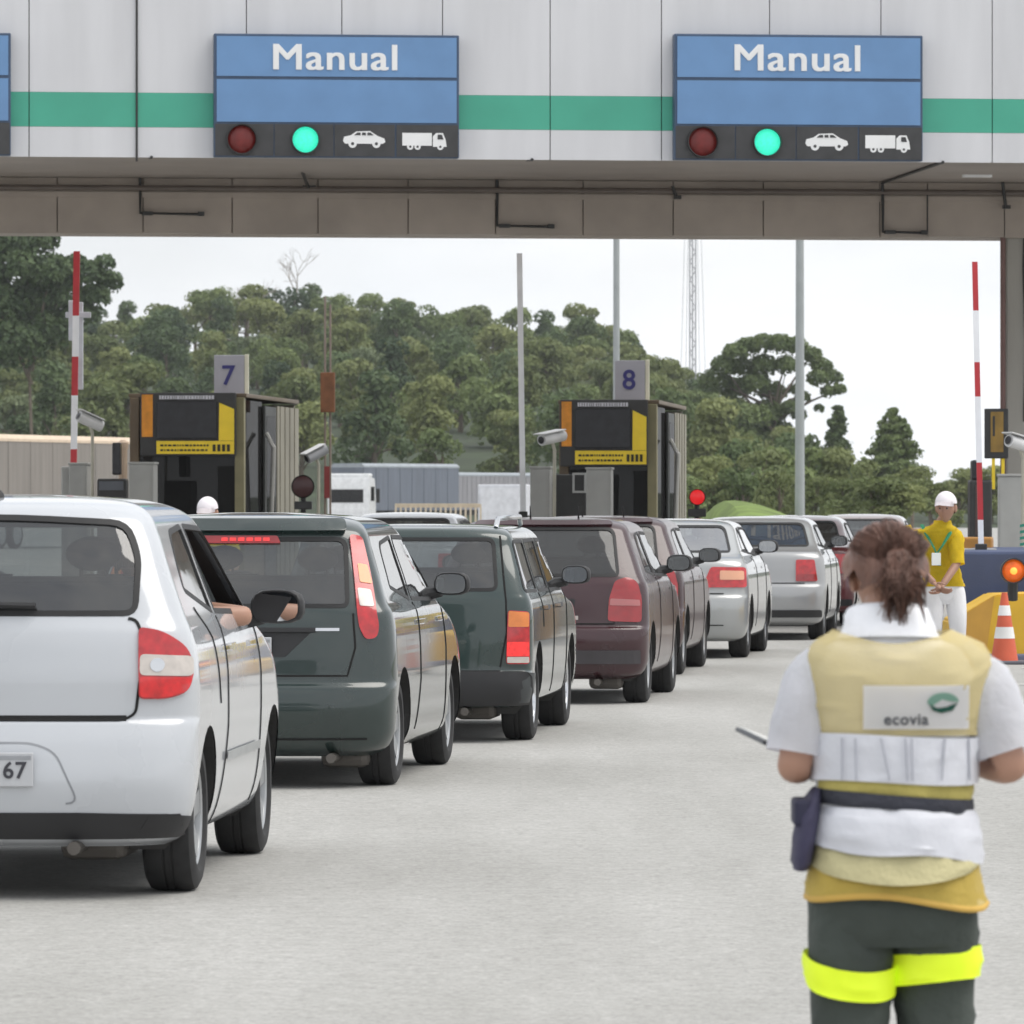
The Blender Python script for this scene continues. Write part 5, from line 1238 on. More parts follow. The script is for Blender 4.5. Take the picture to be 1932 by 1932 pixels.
lamp(K6, 'tail_lamp', 'rear', rp([(.47,.90),(.80,.895),(.81,.70),(.39,.70)],[.03,.03,.03,.02]), .014, m_lr, [('clear_lens', rp([(.56,.865),(.78,.86),(.785,.775),(.56,.775)],.015), M('lamp_peach', (.72,.36,.22), .2, coat=1), .003)])
plate(K6, 0, .42, .53, .38, .01, '', size=.07)

# ================================================================== car 7: silver square hatchback
sv2 = paint('silver_grey_paint', (.34,.345,.35), rough=.32, metal=.25)
Lv7 = [(z+(.01 if z > .9 else 0), yr, yf, w*.985, c1_, c2_) for z, yr, yf, w, c1_, c2_ in Lv6]
sw7, rw7, fw7 = sw6, [(x*.98, z+.005) for x, z in rw6], fw6
sp7 = dict(hw=.82, ry=.72, r=.285, wb=2.45, tw=.18, belt=1.0, side_win=sw7, rear_win=rw7, front_win=fw7, mirror=(2.52,1.04,1.0), glass=m_cgd, handles=((1.6,.88),(2.6,.88)), handle_mat=m_blk, res=.7, shelf_y=.5,
  lines=[('rear',[(-.6,.64),(.6,.64)],False),('side',[(1.56,1.0),(1.56,.5),(1.42,.3)],False),('side',[(2.8,.99),(2.82,.25)],False)])
t7, K7 = build_car('silver_saloon', 'silver saloon with dark tinted rear window and squarish lamp, nearest left of the woman', 'car', 1556, 1206, 6.2, Lv7, sv2, sp7)
lamp(K7, 'tail_lamp', 'rear', rp([(.50,.90),(.70,.90),(.735,.66),(.50,.66)],.02), .014, m_lr, [('lower_lens', rp([(.51,.74),(.72,.74),(.728,.67),(.51,.67)],.01), m_lro, .003)])
K7.patch('bumper', 'rear', rp([(-.78,.26),(.78,.26),(.78,.34),(-.78,.34)],.02), .012, m_blk)

# ================================================================== car 8/9: dark red car and a further one ahead
dr = paint('dark_red_paint', (.11,.018,.022), var=.1)
t8 = dup(t7); t8.name = 'red_saloon'
for ch in t8.children:
    if ch.name.startswith('body'): ch.data = ch.data.copy(); ch.data.materials[0] = dr
set_pos(t8, 1612, 1180, 6.2, .82, .72)
t8['label'] = 'dark red car half hidden beyond the silver saloon with the dark window'
t9 = dup(t7); t9.name = 'grey_saloon'
for ch in t9.children:
    if ch.name.startswith('body'): ch.data = ch.data.copy(); ch.data.materials[0] = paint('brownish_grey_paint', (.20,.15,.14))
set_pos(t9, 1725, 1150, 6.2, .82, .72)
t9['label'] = 'brownish car farthest ahead, its roof just left of the man in yellow'
# white-roofed car in the next lane, behind the green hatchback
t10 = dup(t7); t10.name = 'white_saloon'
for ch in t10.children:
    if ch.name.startswith('body'): ch.data = ch.data.copy(); ch.data.materials[0] = paint('white_car_paint', (.50,.52,.55))
D = 70.0; t10.location = (Xb(745, D), D, -.0); t10.scale = (1.02, 1, 1.03); t10.rotation_euler = (0, 0, -R(6))
t10['label'] = 'white-roofed car in the next lane, only its roof showing'
t10['group'] = 'cars in the next lane'
# ------------------------------------------------------------------ people
m_skin = M('skin', (.42, .235, .165), .5, var=.08, scale=6, bump=.05, bscale=80); m_skin2 = M('skin_tanned', (.36, .20, .14), .5, var=.08, scale=6)
def hand_me(w, d, n, side, curl=.5, s=1.0):
    """palm + five fingers. w wrist, d pointing direction, n palm normal, side = thumb direction"""
    w, d, n = Vector(w), Vector(d).normalized(), Vector(n).normalized(); q = Vector(side).normalized(); mes = []
    V = [w-d*.03, w+d*.035, w+d*.085]; mes.append(skin_me(V, [(0, 1), (1, 2)], [(.026*s, .019*s), (.037*s, .016*s), (.036*s, .014*s)], 2))
    for k, (off, ln) in enumerate(((.028, .072), (.010, .080), (-.010, .075), (-.029, .058))):
        b = w+d*.07+q*off*s; p = [b]; a = 0; dd = d.copy()
        for j, f in enumerate((.35, .36, .29)):
            ax = q; dd = Matrix.Rotation(0, 3, 'X') @ dd; a += curl*(.5+.35*j); v = d*math.cos(a)+n*math.sin(a); p.append(p[-1]+v*(ln*f+.012)*s)
        mes.append(skin_me(p, [(0, 1), (1, 2), (2, 3)], [.0095*s, .009*s, .008*s, .007*s], 1))
    b = w+d*.02+q*.026*s; p = [b, b+(q*.7+d*.6).normalized()*.035*s, b+(q*.7+d*.6).normalized()*.035*s+(d*.85+n*.4+q*.2).normalized()*.032*s, b+(q*.7+d*.6).normalized()*.035*s+(d*.8+n*.6).normalized()*.058*s]
    mes.append(skin_me(p, [(0, 1), (1, 2), (2, 3)], [.012*s, .0115*s, .010*s, .008*s], 1))
    return mes
def head_me(c, fwd, s=1.0, up=(0, 0, 1)):
    """head centred at c looking along fwd, with ears, nose, brow, chin, lips and eye sockets"""
    bm = BM(); bmesh.ops.create_uvsphere(bm, u_segments=32, v_segments=24, radius=1)
    for v in bm.verts:
        x, y, z = v.co
        X, Y, Z = x*.074, y*.092, z*.112            # y forward
        if z < -.1: X *= 1-.32*min(1, (-z-.1)/.8); Y = Y*(1-.12*(-z)) + (.012*(-z) if y > 0 else .02*(-z))
        if y > .3:
            g = lambda cx, cz, sx, sz: math.exp(-((x-cx)/sx)**2-((z-cz)/sz)**2)
            Y += .020*g(0, -.18, .14, .2)+.008*g(0, .02, .10, .25)+.006*g(0, -.50, .3, .08)+.008*g(0, -.82, .3, .14)+.004*g(0, .25, .6, .1)-.010*(g(-.38, .06, .2, .12)+g(.38, .06, .2, .12))-.004*g(0, -.42, .3, .04)
        v.co = (X, Y, Z)
    for sg in (1, -1):
        mt = Matrix.Translation((sg*.076, -.004, -.005)) @ Matrix.Rotation(sg*.35, 4, 'Z') @ Matrix.Diagonal((.012, .020, .032, 1)); bmesh.ops.create_uvsphere(bm, u_segments=12, v_segments=8, radius=1, matrix=mt)
    f = Vector(fwd).normalized(); u = Vector(up); r = f.cross(u).normalized(); u = r.cross(f).normalized()
    mt = Matrix((r, f, u)).transposed().to_4x4(); bmesh.ops.transform(bm, matrix=Matrix.Translation(Vector(c)) @ mt @ Matrix.Diagonal((s, s, s, 1)), verts=bm.verts)
    me = bpy.data.meshes.new('h'); bm.to_mesh(me); bm.free(); me.polygons.foreach_set('use_smooth', [True]*len(me.polygons)); return me, (Matrix.Translation(Vector(c)) @ mt @ Matrix.Diagonal((s, s, s, 1)))
def eyes(t, mt):
    for sg in (1, -1):
        bm = BM(); bmesh.ops.create_uvsphere(bm, u_segments=12, v_segments=8, radius=.009, matrix=mt @ Matrix.Translation((sg*.028, .0735, .006))); e = finish('eye', bm, M('eye_white', (.45, .42, .40), .3), t, True)
        bm = BM(); bmesh.ops.create_uvsphere(bm, u_segments=10, v_segments=6, radius=.0075, matrix=mt @ Matrix.Translation((sg*.028, .0765, .006))); finish('iris', bm, M('iris_dark', (.03, .02, .015), .2), e, True)
def cap(t, mt, mat):
    bm = BM(); bmesh.ops.create_uvsphere(bm, u_segments=28, v_segments=16, radius=1, matrix=Matrix.Diagonal((.086, .104, .098, 1)))
    bmesh.ops.delete(bm, geom=[v for v in bm.verts if v.co.z < -.002], context='VERTS')
    bmesh.ops.transform(bm, matrix=Matrix.Translation((0, -.002, .034)), verts=bm.verts)
    r0, r1 = [], []
    for k in range(13):
        a = R(25+130*k/12); r0.append(bm.verts.new((.084*math.cos(a), .098*math.sin(a)-.0, .050))); r1.append(bm.verts.new((.080*math.cos(a), .10*math.sin(a)+.105*math.sin((k/12)*PI)**.6, .022-.012*abs(math.cos(a)))))
    for k in range(12): bm.faces.new((r0[k], r0[k+1], r1[k+1], r1[k]))
    bmesh.ops.solidify(bm, geom=bm.faces[:], thickness=.003); bmesh.ops.transform(bm, matrix=mt, verts=bm.verts); finish('cap', bm, mat, t, True, 60)

def torso_ring(c, rx, ry, n=40, p=2.5, yaw=0, wr=0, seed=0, z=None):
    out = []
    for k in range(n):
        a = 2*PI*k/n; cx, cy = math.cos(a), math.sin(a); q = (abs(cx)**p+abs(cy)**p)**(-1/p)
        x, y = rx*cx*q, ry*cy*q; P = Vector((c[0]+x*math.cos(yaw)-y*math.sin(yaw), c[1]+x*math.sin(yaw)+y*math.cos(yaw), c[2]))
        if wr:
            d = noise.noise((P.x*14+seed, P.y*14, P.z*5))+.6*noise.noise((P.x*34+seed, P.y*30, P.z*13))+1.1*(max(0, 1-4*abs(noise.noise((P.x*9+P.z*6+seed*2, P.y*7, P.z*11-P.x*5))))**2-.3); P += Vector((cx, cy, 0))*wr*d
        out.append(P)
    return out
def garment(rows, n=56, p=2.4, wr=.004, seed=0, thick=.004, zoff=None, sub=5, arc=None):
    """rows: (z, cx, cy, rx, ry) interpolated smoothly; zoff(angle, i) shifts hem heights"""
    zs = list(range(len(rows))); fs = [pchip(zs, [r[k] for r in rows]) for k in range(5)]; m = (len(rows)-1)*sub; rings = []
    for i in range(m+1):
        v = i/sub; z, cx, cy, rx, ry = [f(v) for f in fs]; rg_ = torso_ring((cx, cy, z), rx, ry, n, p, 0, wr, seed)
        if zoff: rg_ = [Vector((P.x, P.y, P.z+zoff(2*PI*k/n, v))) for k, P in enumerate(rg_)]
        rings.append(rg_)
    bm = BM(); loft(bm, rings, cap=False); return bm

# -------- woman in the vest, seen from behind
kp = 840.0; DP = F/kp; PX = 1688
wt = thing('person', 'woman in a yellow reflective vest and neon-banded trousers, seen from behind', 'person', ((PX-966)/kp, DP, 0))
def lx(px): return (px-PX)/kp
def lz(py): return 1.5-(py-955)/kp
sh, hip = 1.165, .70
V = [(-.005,0,.72),(-.005,0,.84),(-.005,.01,.98),(-.008,0,1.10),(-.01,.005,1.19),(-.015,.025,1.26),(-.015,.055,1.34),
     (-.15,.0,1.155),(-.20,-.01,1.02),(-.232,-.035,.905),(-.19,.13,.92),(-.10,.27,.96),
     (.155,.0,1.155),(.215,-.01,1.02),(.268,-.03,.905),(.20,.12,.92),(.09,.27,.965),
     (-.095,0,.66),(-.105,.015,.40),(-.105,-.02,.10),(-.105,.04,.045),(-.108,.15,.03),
     (.085,0,.66),(.09,.04,.41),(.09,.02,.10),(.09,.08,.045),(.093,.19,.03)]
E = [(0,1),(1,2),(2,3),(3,4),(4,5),(5,6),(3,7),(7,8),(8,9),(9,10),(10,11),(3,12),(12,13),(13,14),(14,15),(15,16),(0,17),(17,18),(18,19),(19,20),(20,21),(0,22),(22,23),(23,24),(24,25),(25,26)]
Rr = [(.14,.10),(.13,.095),(.135,.10),(.13,.095),(.065,.06),(.05,.052),(.06,.065),.055,.046,.042,.036,.026,.055,.046,.042,.036,.026,.085,.062,.045,.042,.03,.085,.062,.045,.042,.03]
mes = [skin_me(V, E, Rr, 2)]
hm, hmt = head_me((-.017,.075,1.335), (0,.86,-.5), .93); mes.append(hm)
mes += hand_me((-.10,.27,.96), (.55,.8,.1), (.4,-.1,1), (-.2,.3,.9), .5); mes += hand_me((.09,.27,.965), (-.5,.8,.1), (-.4,0,1), (.2,.3,.9), .7)
mesh_obj('body', join_me(mes), m_skin, wt); eyes(wt, hmt)
# hair gathered at the back
m_hair = M('hair_brown', (.165, .085, .062), .5, var=.5, scale=26, stretch=(1, .35, .25), bump=.8, bscale=70, detail=6)
bm = BM(); bmesh.ops.create_uvsphere(bm, u_segments=48, v_segments=32, radius=1)
bmesh.ops.delete(bm, geom=[v for v in bm.verts if (v.co.y > .35 and v.co.z < .45) or v.co.z < -.62 or (v.co.z < -.28 and abs(v.co.x) > .80)], context='VERTS')
for v in bm.verts:
    x, y, z = v.co; d = .010*noise.noise((x*9, y*2, z*2))+.004*noise.noise((x*25, y*5, z*5)); v.co = Vector((x*.095, y*.112, z*.122))*(1+d*8)
    if z < -.2: v.co.x *= 1-.22*(-z-.2)/.6
bmesh.ops.transform(bm, matrix=Matrix.Translation((-.017, .055, 1.348)) @ Matrix.Rotation(R(-28), 4, 'X'), verts=bm.verts); hair = finish('hair', bm, m_hair, wt, True, 180)
# ponytail: clump of many locks hanging from the band down to the collar
rg = random.Random(2); bm = BM()
for i in range(650):
    a, r = rg.uniform(0, 2*PI), math.sqrt(rg.random()); x0 = lx(1692)+.030*r*math.cos(a); z0 = 1.375+.035*r*math.sin(a); e = rg.random()
    x1 = lx(rg.gauss(1692, 17)); z1 = lz(1138)+rg.uniform(-.012, .05) if i % 12 else lz(rg.uniform(1150, 1185)); 
    if i % 17 == 0: x1 = lx(1742)
    tube(bm, [(x0, -.035, z0), (x0+(x1-x0)*.1+rg.gauss(0,.006), -.085-.012*rg.random(), z0-.012), (x0+(x1-x0)*.6+rg.gauss(0,.012), -.088-.008*rg.random(), (z0+z1)/2-.01), (x1, -.075, z1)], [.0018, .0026, .0022, .0006], 4)
finish('ponytail', bm, m_hair, wt, True, 180)
bm = BM()
for i in range(520):   # swept strands over the crown towards the band
    a = rg.uniform(-1.15, 1.15); q0 = Vector((-.017+.094*math.sin(a), .06-.02*abs(a), 1.37+.085*math.cos(a))); q2 = Vector((lx(1692)+rg.gauss(0, .014), -.052, 1.375+rg.gauss(0, .016)))
    m_ = (q0+q2)/2+Vector(((q0.x+.017)*.30, -.028, .030*math.cos(a))); tube(bm, [q0, q0.lerp(m_, .55)+Vector(((q0.x+.017)*.12, -.004, .008)), m_, q2], [.0008, .0015, .0015, .001], 3)
finish('hair_strand', bm, m_hair, hair, True, 180)
bm = BM(); lathe(bm, [(-.006, .017), (0, .022), (.006, .017)], 'y', (lx(1692), -.058, 1.377), 18, close=True); finish('hair_band', bm, M('hair_band_black', (.02, .02, .02), .7), hair, True)
# white polo shirt: torso, collar, sleeves
m_polo = M('polo_white', (.87, .88, .92), .85, var=.03, scale=8, bump=.25, bscale=30)
ctr = -.004
bm = garment([(.74, ctr, .01, .185, .12), (.86, ctr, .01, .172, .112), (1.0, ctr, .01, .180, .115), (1.12, ctr, .005, .195, .11), (1.175, -.006, .005, .165, .09), (1.205, -.01, .01, .105, .075), (1.222, -.012, .02, .082, .078)], wr=.006)
finish('polo_shirt', bm, m_polo, wt, True, 60)
bm = garment([(1.205, -.012, .018, .090, .080), (1.235, -.012, .02, .086, .080), (1.275, -.014, .03, .079, .075), (1.268, -.014, .03, .092, .087), (1.225, -.012, .02, .105, .098), (1.200, -.012, .015, .118, .100)], n=48, wr=.003, zoff=lambda a, v: -.010*math.sin(a))
finish('collar', bm, m_polo, wt, True, 60)
def sleeve(pts, rr, seed, name='sleeve', mat=m_polo, n=28, wr=.007, flat=.88, par=None):
    bm = BM(); P = [Vector(p) for p in pts]; m = 14; xs = list(range(len(P))); fx_ = [pchip(xs, [p[k] for p in P]) for k in range(3)]; fr = pchip(xs, rr); rings = []
    for i in range(m+1):
        v = i/m*(len(P)-1); c = Vector([f(v) for f in fx_]); d = (Vector([f(min(v+.05, len(P)-1)) for f in fx_])-Vector([f(max(v-.05, 0)) for f in fx_])).normalized()
        a = d.cross(Vector((0, 1, 0))).normalized(); b = a.cross(d).normalized(); r = fr(v); ring = []
        for k in range(n):
            t_ = 2*PI*k/n; q = c+a*math.cos(t_)*r+b*math.sin(t_)*r*flat; dd = noise.noise((q.x*18+seed, q.y*18, q.z*9))+.9*(max(0, 1-4*abs(noise.noise((q.x*12+q.z*8+seed*3, q.y*8, q.z*12-q.x*8))))**2-.3); ring.append(q+(q-c).normalized()*dd*wr)
        rings.append(ring)
    loft(bm, rings, cap=False); bmesh.ops.solidify(bm, geom=bm.faces[:], thickness=.004); return finish(name, bm, mat, par or wt, True, 60)
sleeve([(-.135, 0, 1.165), (-.175, 0, 1.12), (-.205, -.01, 1.04), (-.222, -.02, .945)], [.048, .062, .070, .068], 1)
sleeve([(.135, 0, 1.165), (.180, 0, 1.12), (.222, -.01, 1.04), (.252, -.02, .948)], [.048, .062, .070, .068], 5)
# vest
m_vest = M('vest_yellow_mesh', (.66, .55, .27), .8, var=.08, scale=5, bump=.15, bscale=160, alpha=.72); m_tape = M('vest_silver_tape', (.66, .67, .72), .45, var=.05, scale=4, bump=.35, bscale=14)
m_ved = M('vest_orange_edge', (.60, .38, .08), .7, var=.1)
def vz(a, v): return 0
Wv = [(.845,0,.01,.172,.128),(.87,0,.01,.178,.130),(.93,0,.008,.183,.130),(1.0,.003,.006,.194,.128),(1.08,.006,.002,.206,.128),(1.13,.008,0,.212,.126),(1.165,.008,0,.206,.122),(1.193,.004,0,.172,.116),(1.212,-.006,.002,.132,.112)]
def slice_rows(z0, z1, grow=0):
    zs = [r[0] for r in Wv]; fs = [pchip(zs, [r[k] for r in Wv]) for k in range(1, 5)]; n = max(2, int((z1-z0)/.03)+1)
    return [(z0+(z1-z0)*i/(n-1),)+tuple(f(z0+(z1-z0)*i/(n-1))+(grow if k > 1 else 0) for k, f in enumerate(fs)) for i in range(n)]
ztape0, ztape1 = lz(1470), lz(1385)
bm = garment(slice_rows(ztape1, 1.212), wr=.005, seed=3, zoff=lambda a, v: (.012*abs(math.cos(a))**2-.018*max(0, -math.sin(a))**3)*max(0, min(1, (v-1.5)/2)))
vest = finish('vest', bm, m_vest, wt, True, 60)
bm = garment(slice_rows(ztape0-.004, ztape1, .008), wr=.004, seed=4, zoff=lambda a, v: .006*math.sin(a*2)); finish('reflective_tape', bm, m_tape, vest, True, 60)
rg = random.Random(4); bm = BM()     # thin grey lines that paint in the shade of the tape's creases
for px, dx in ((1583, 0), (1607, 2), (1655, 16), (1700, 4), (1712, 2), (1775, -6), (1822, 2)):
    a, b = (lx(px), lz(1388)), (lx(px+dx), lz(1468)); yy = lambda x, z: -.1385*max(.05, 1-(abs(x)/.19)**2.4)**(1/2.4)+.003
    tube(bm, [(a[0]+(b[0]-a[0])*f, yy(a[0]+(b[0]-a[0])*f, 0)-.002, a[1]+(b[1]-a[1])*f) for f in (0, .33, .66, 1)], .0022, 5)
split_loose(finish('tape_crease_shade', bm, M('crease_shade_grey', (.40, .41, .46), .7), vest))
bm = garment([(lz(1500)-.006, 0, .01, .174, .126), (lz(1488), 0, .01, .179, .130), (lz(1455), 0, .009, .176, .126)], wr=.004, seed=8, zoff=lambda a, v: .008*math.sin(3*a+1)-.012*(math.cos(a) if True else 0)*.6); finish('vest_gather', bm, M('vest_olive_yellow', (.48, .41, .12), .8, var=.1, bump=.3), vest, True, 60)
# back logo patch curved over the vest
def back_patch(name, px0, px1, py0, py1, off, mat, parent, poly=None):
    zs = [r[0] for r in Wv]; frx = pchip(zs, [r[3] for r in Wv]); fry = pchip(zs, [r[4] for r in Wv]); fcy = pchip(zs, [r[2] for r in Wv])
    def P(x, z, o): rx = frx(z)+.004; return Vector((x, fcy(z)-(fry(z)+.003+o)*max(.02, 1-(abs(x)/rx)**2.4)**(1/2.4), z))
    poly = densify(poly or [(lx(px0), lz(py1)), (lx(px1), lz(py1)), (lx(px1), lz(py0)), (lx(px0), lz(py0))], .012); n = len(poly)
    pts = [Vector(p) for p in poly]; xs = [p[0] for p in poly]; ys = [p[1] for p in poly]; x = min(xs)+.006
    while x < max(xs):
        y = min(ys)+.006
        while y < max(ys):
            if inpoly(x, y, poly) and min((Vector((x, y))-q).length for q in pts[:n]) > .005: pts.append(Vector((x, y)))
            y += .012
        x += .012
    ov, oe, of, *_ = delaunay_2d_cdt(pts, [(i, (i+1) % n) for i in range(n)], [], 1, 1e-6); bm = BM(); vv = [bm.verts.new(P(p[0], p[1], off)) for p in ov]
    for f in of: bm.faces.new([vv[i] for i in f])
    bmesh.ops.solidify(bm, geom=bm.faces[:], thickness=.0015); o = finish(name, bm, mat, parent, True, 60); return o, P
pt_, Pf = back_patch('logo_patch', 1622, 1822, 1290, 1372, .006, M('patch_white', (.88, .88, .90), .7, var=.03), vest)
ch = text_mesh('ecovia', .036, .0006, .0008)
ch.transform(Matrix.Translation((lx(1702), 0, lz(1354))))
for v in ch.vertices: q = Pf(v.co.x, v.co.z, .009); v.co = Vector((q.x, q.y+v.co.y*.3, q.z))
mesh_obj('logo_text', ch, M('logo_dark_grey', (.07, .075, .09), .6), pt_)
sw = []
for k in range(15): a = PI*(1.02-k/14*1.0); sw.append((lx(1772)+.036*math.cos(a), lz(1322)+.022*math.sin(a)*1.0))
lo = [(lx(1803), lz(1312)), (lx(1785), lz(1320)), (lx(1770), lz(1316)), (lx(1757), lz(1324)), (lx(1750), lz(1330))]
back_patch('logo_mark', 0, 0, 0, 0, .0085, M('logo_pale_green', (.30, .52, .42), .6), pt_, sw+lo[1:])
lo2 = [(lx(1745), lz(1325)), (lx(1760), lz(1332)), (lx(1778), lz(1330)), (lx(1800), lz(1322)), (lx(1790), lz(1337)), (lx(1768), lz(1342)), (lx(1752), lz(1337))]
back_patch('logo_mark', 0, 0, 0, 0, .0095, M('logo_dark_green', (.02, .13, .09), .6), pt_, lo2)
# belt bag strap (top-level would move with her; the strap is clothing), pouch
bm = garment([(lz(1524), 0, .01, .176, .134), (lz(1512), 0, .01, .180, .138), (lz(1496), 0, .01, .178, .135)], wr=.005, seed=9, zoff=lambda a, v: -.014*math.cos(a)); finish('belt', bm, M('belt_dark_blue', (.035, .037, .05), .8, var=.3, bump=.4), wt, True, 60)
bt = thing('waist_bag', 'dark blue pouch hanging at the left hip of the woman in the vest', 'bag', ((PX-966)/kp+lx(1520), DP-.01, lz(1640)))
bm = BM(); rings = []
for z, rx, ry, cx in ((0, .014, .07, -.012), (.02, .022, .09, -.010), (.07, .026, .10, -.004), (.12, .026, .095, .004), (.16, .020, .08, .016), (.185, .010, .05, .026)): rings.append(torso_ring((cx, 0, z), rx, ry, 24, 2.6, 0, .004, 3))
loft(bm, rings); finish('pouch', bm, M('pouch_navy', (.045, .042, .085), .75, var=.25, bump=.4, bscale=25), bt, True, 60)
finish('flap', box(BM(), -.030, .006, -.085, .085, .10, .16, .008), M('pouch_flap', (.03, .03, .06), .8), bt)
# skirt of the vest below the belt: white tape + yellow mesh hem
Hm = [(lz(1522), 0, .01, .176, .134), (lz(1545), 0, .012, .190, .150), (lz(1590), 0, .012, .198, .158), (lz(1608), 0, .012, .198, .158)]
bm = garment(Hm, wr=.006, seed=12, zoff=lambda a, v: -.018*math.cos(a)*(.3 if v < 1 else 1)+.006*math.sin(4*a)*(v > 2)); finish('reflective_tape', bm, m_tape, vest, True, 60)
bm = garment([(lz(1585), 0, .012, .180, .140), (lz(1640), 0, .012, .192, .148), (lz(1675), 0, .012, .200, .152), (lz(1692), .002, .012, .204, .154)], wr=.006, seed=13, zoff=lambda a, v: (.010*math.sin(3*a+.5)-.012*math.cos(a))*v/3); hem = finish('vest_hem', bm, M('vest_hem_yellow', (.58, .42, .085), .75, var=.15, scale=5, bump=.3, bscale=60, alpha=.80), vest, True, 60)
bm = garment([(lz(1590), 0, .012, .184, .144), (lz(1630), 0, .010, .197, .159), (lz(1646), 0, .008, .184, .166)], wr=.006, seed=13, zoff=lambda a, v: v/2*(-.02+.035*abs(math.cos(a))**2)); finish('vest_pocket', bm, M('vest_pale_mesh', (.55, .50, .28), .75, var=.08, bump=.3, bscale=90), vest, True, 60)
bm = garment([(lz(1688), .001, .012, .2035, .1545), (lz(1692)-.003, .002, .012, .2065, .157), (lz(1700), .002, .012, .2045, .155)], wr=.006, seed=13, zoff=lambda a, v: (.010*math.sin(3*a+.5)-.012*math.cos(a))); finish('hem_edge', bm, m_ved, vest, True, 60)
# trousers
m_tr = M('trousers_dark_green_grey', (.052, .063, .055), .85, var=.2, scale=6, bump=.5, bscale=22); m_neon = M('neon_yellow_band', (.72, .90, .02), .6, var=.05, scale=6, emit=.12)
# smooth hips
bm = garment([(.80, -.004, .012, .165, .115), (.72, -.004, .012, .182, .128), (.62, -.006, .012, .190, .130), (.56, -.006, .014, .190, .122), (.515, -.006, .014, .183, .105)], wr=.005, seed=20); finish('trousers', bm, m_tr, wt, True, 60)
def leg(cx, dy, seed):
    pts = [(.62, cx*1.0, .01), (.52, cx*1.0, .012+dy*.3), (.42, cx*1.03, .015+dy), (.30, cx*1.04, .01+dy*.7), (.10, cx*1.04, dy*.3), (.045, cx*1.04, .01)]
    rows = [(z, x, y, .098 if z > .5 else .094 if z > .35 else .088 if z > .2 else .082, .10 if z > .5 else .095 if z > .35 else .085) for z, x, y in pts]
    rows = rows[::-1]; bm = garment(rows, n=36, wr=.006, seed=seed); finish('trouser_leg', bm, m_tr, wt, True, 60)
leg(-.098, -.01, 30); leg(.090, .045, 40)
def band(cx, cy, z0, z1, tilt, rx, ry, seed, bow):
    bm = garment([(z0, cx, cy, rx, ry), ((z0+z1)/2, cx, cy, rx+.002, ry+.002), (z1, cx, cy, rx, ry)], n=40, wr=.005, seed=seed, zoff=lambda a, v: tilt*math.cos(a)+bow*max(0, -math.sin(a))); finish('neon_band', bm, m_neon, wt, True, 60)
band(-.100, .008, .425, .492, -.012, .1045, .111, 30, -.030); band(.092, .047, .430, .500, .012, .105, .113, 40, .006)
for cx in (-.105, .092):
    bm = BM(); blob(bm, (cx, .07, .04), (.045, .12, .045), 16, 10); box(bm, cx-.045, cx+.045, -.05, .19, 0, .02, .008); finish('shoe', bm, m_blk, wt, True, 60)
# clipboard-like notepad and pen held in front; its dark corner sticks out on the left
nb = thing('notepad', 'thin dark notepad poking out past the left elbow of the woman', 'notepad', (((1452-966)/kp), DP+.10, lz(1408)))
bm = BM(); box(bm, -.012, .13, 0, .24, -.004, .006, .002); bmesh.ops.rotate(bm, verts=bm.verts, matrix=Matrix.Rotation(R(22), 3, 'Y') @ Matrix.Rotation(R(14), 3, 'Z')); finish('cover', bm, M('notepad_dark', (.06, .065, .075), .5), nb)
bm = BM(); box(bm, -.004, .12, .01, .23, .0065, .010, .001); bmesh.ops.rotate(bm, verts=bm.verts, matrix=Matrix.Rotation(R(22), 3, 'Y') @ Matrix.Rotation(R(14), 3, 'Z')); finish('paper', bm, M('paper', (.7, .7, .68), .7), nb)

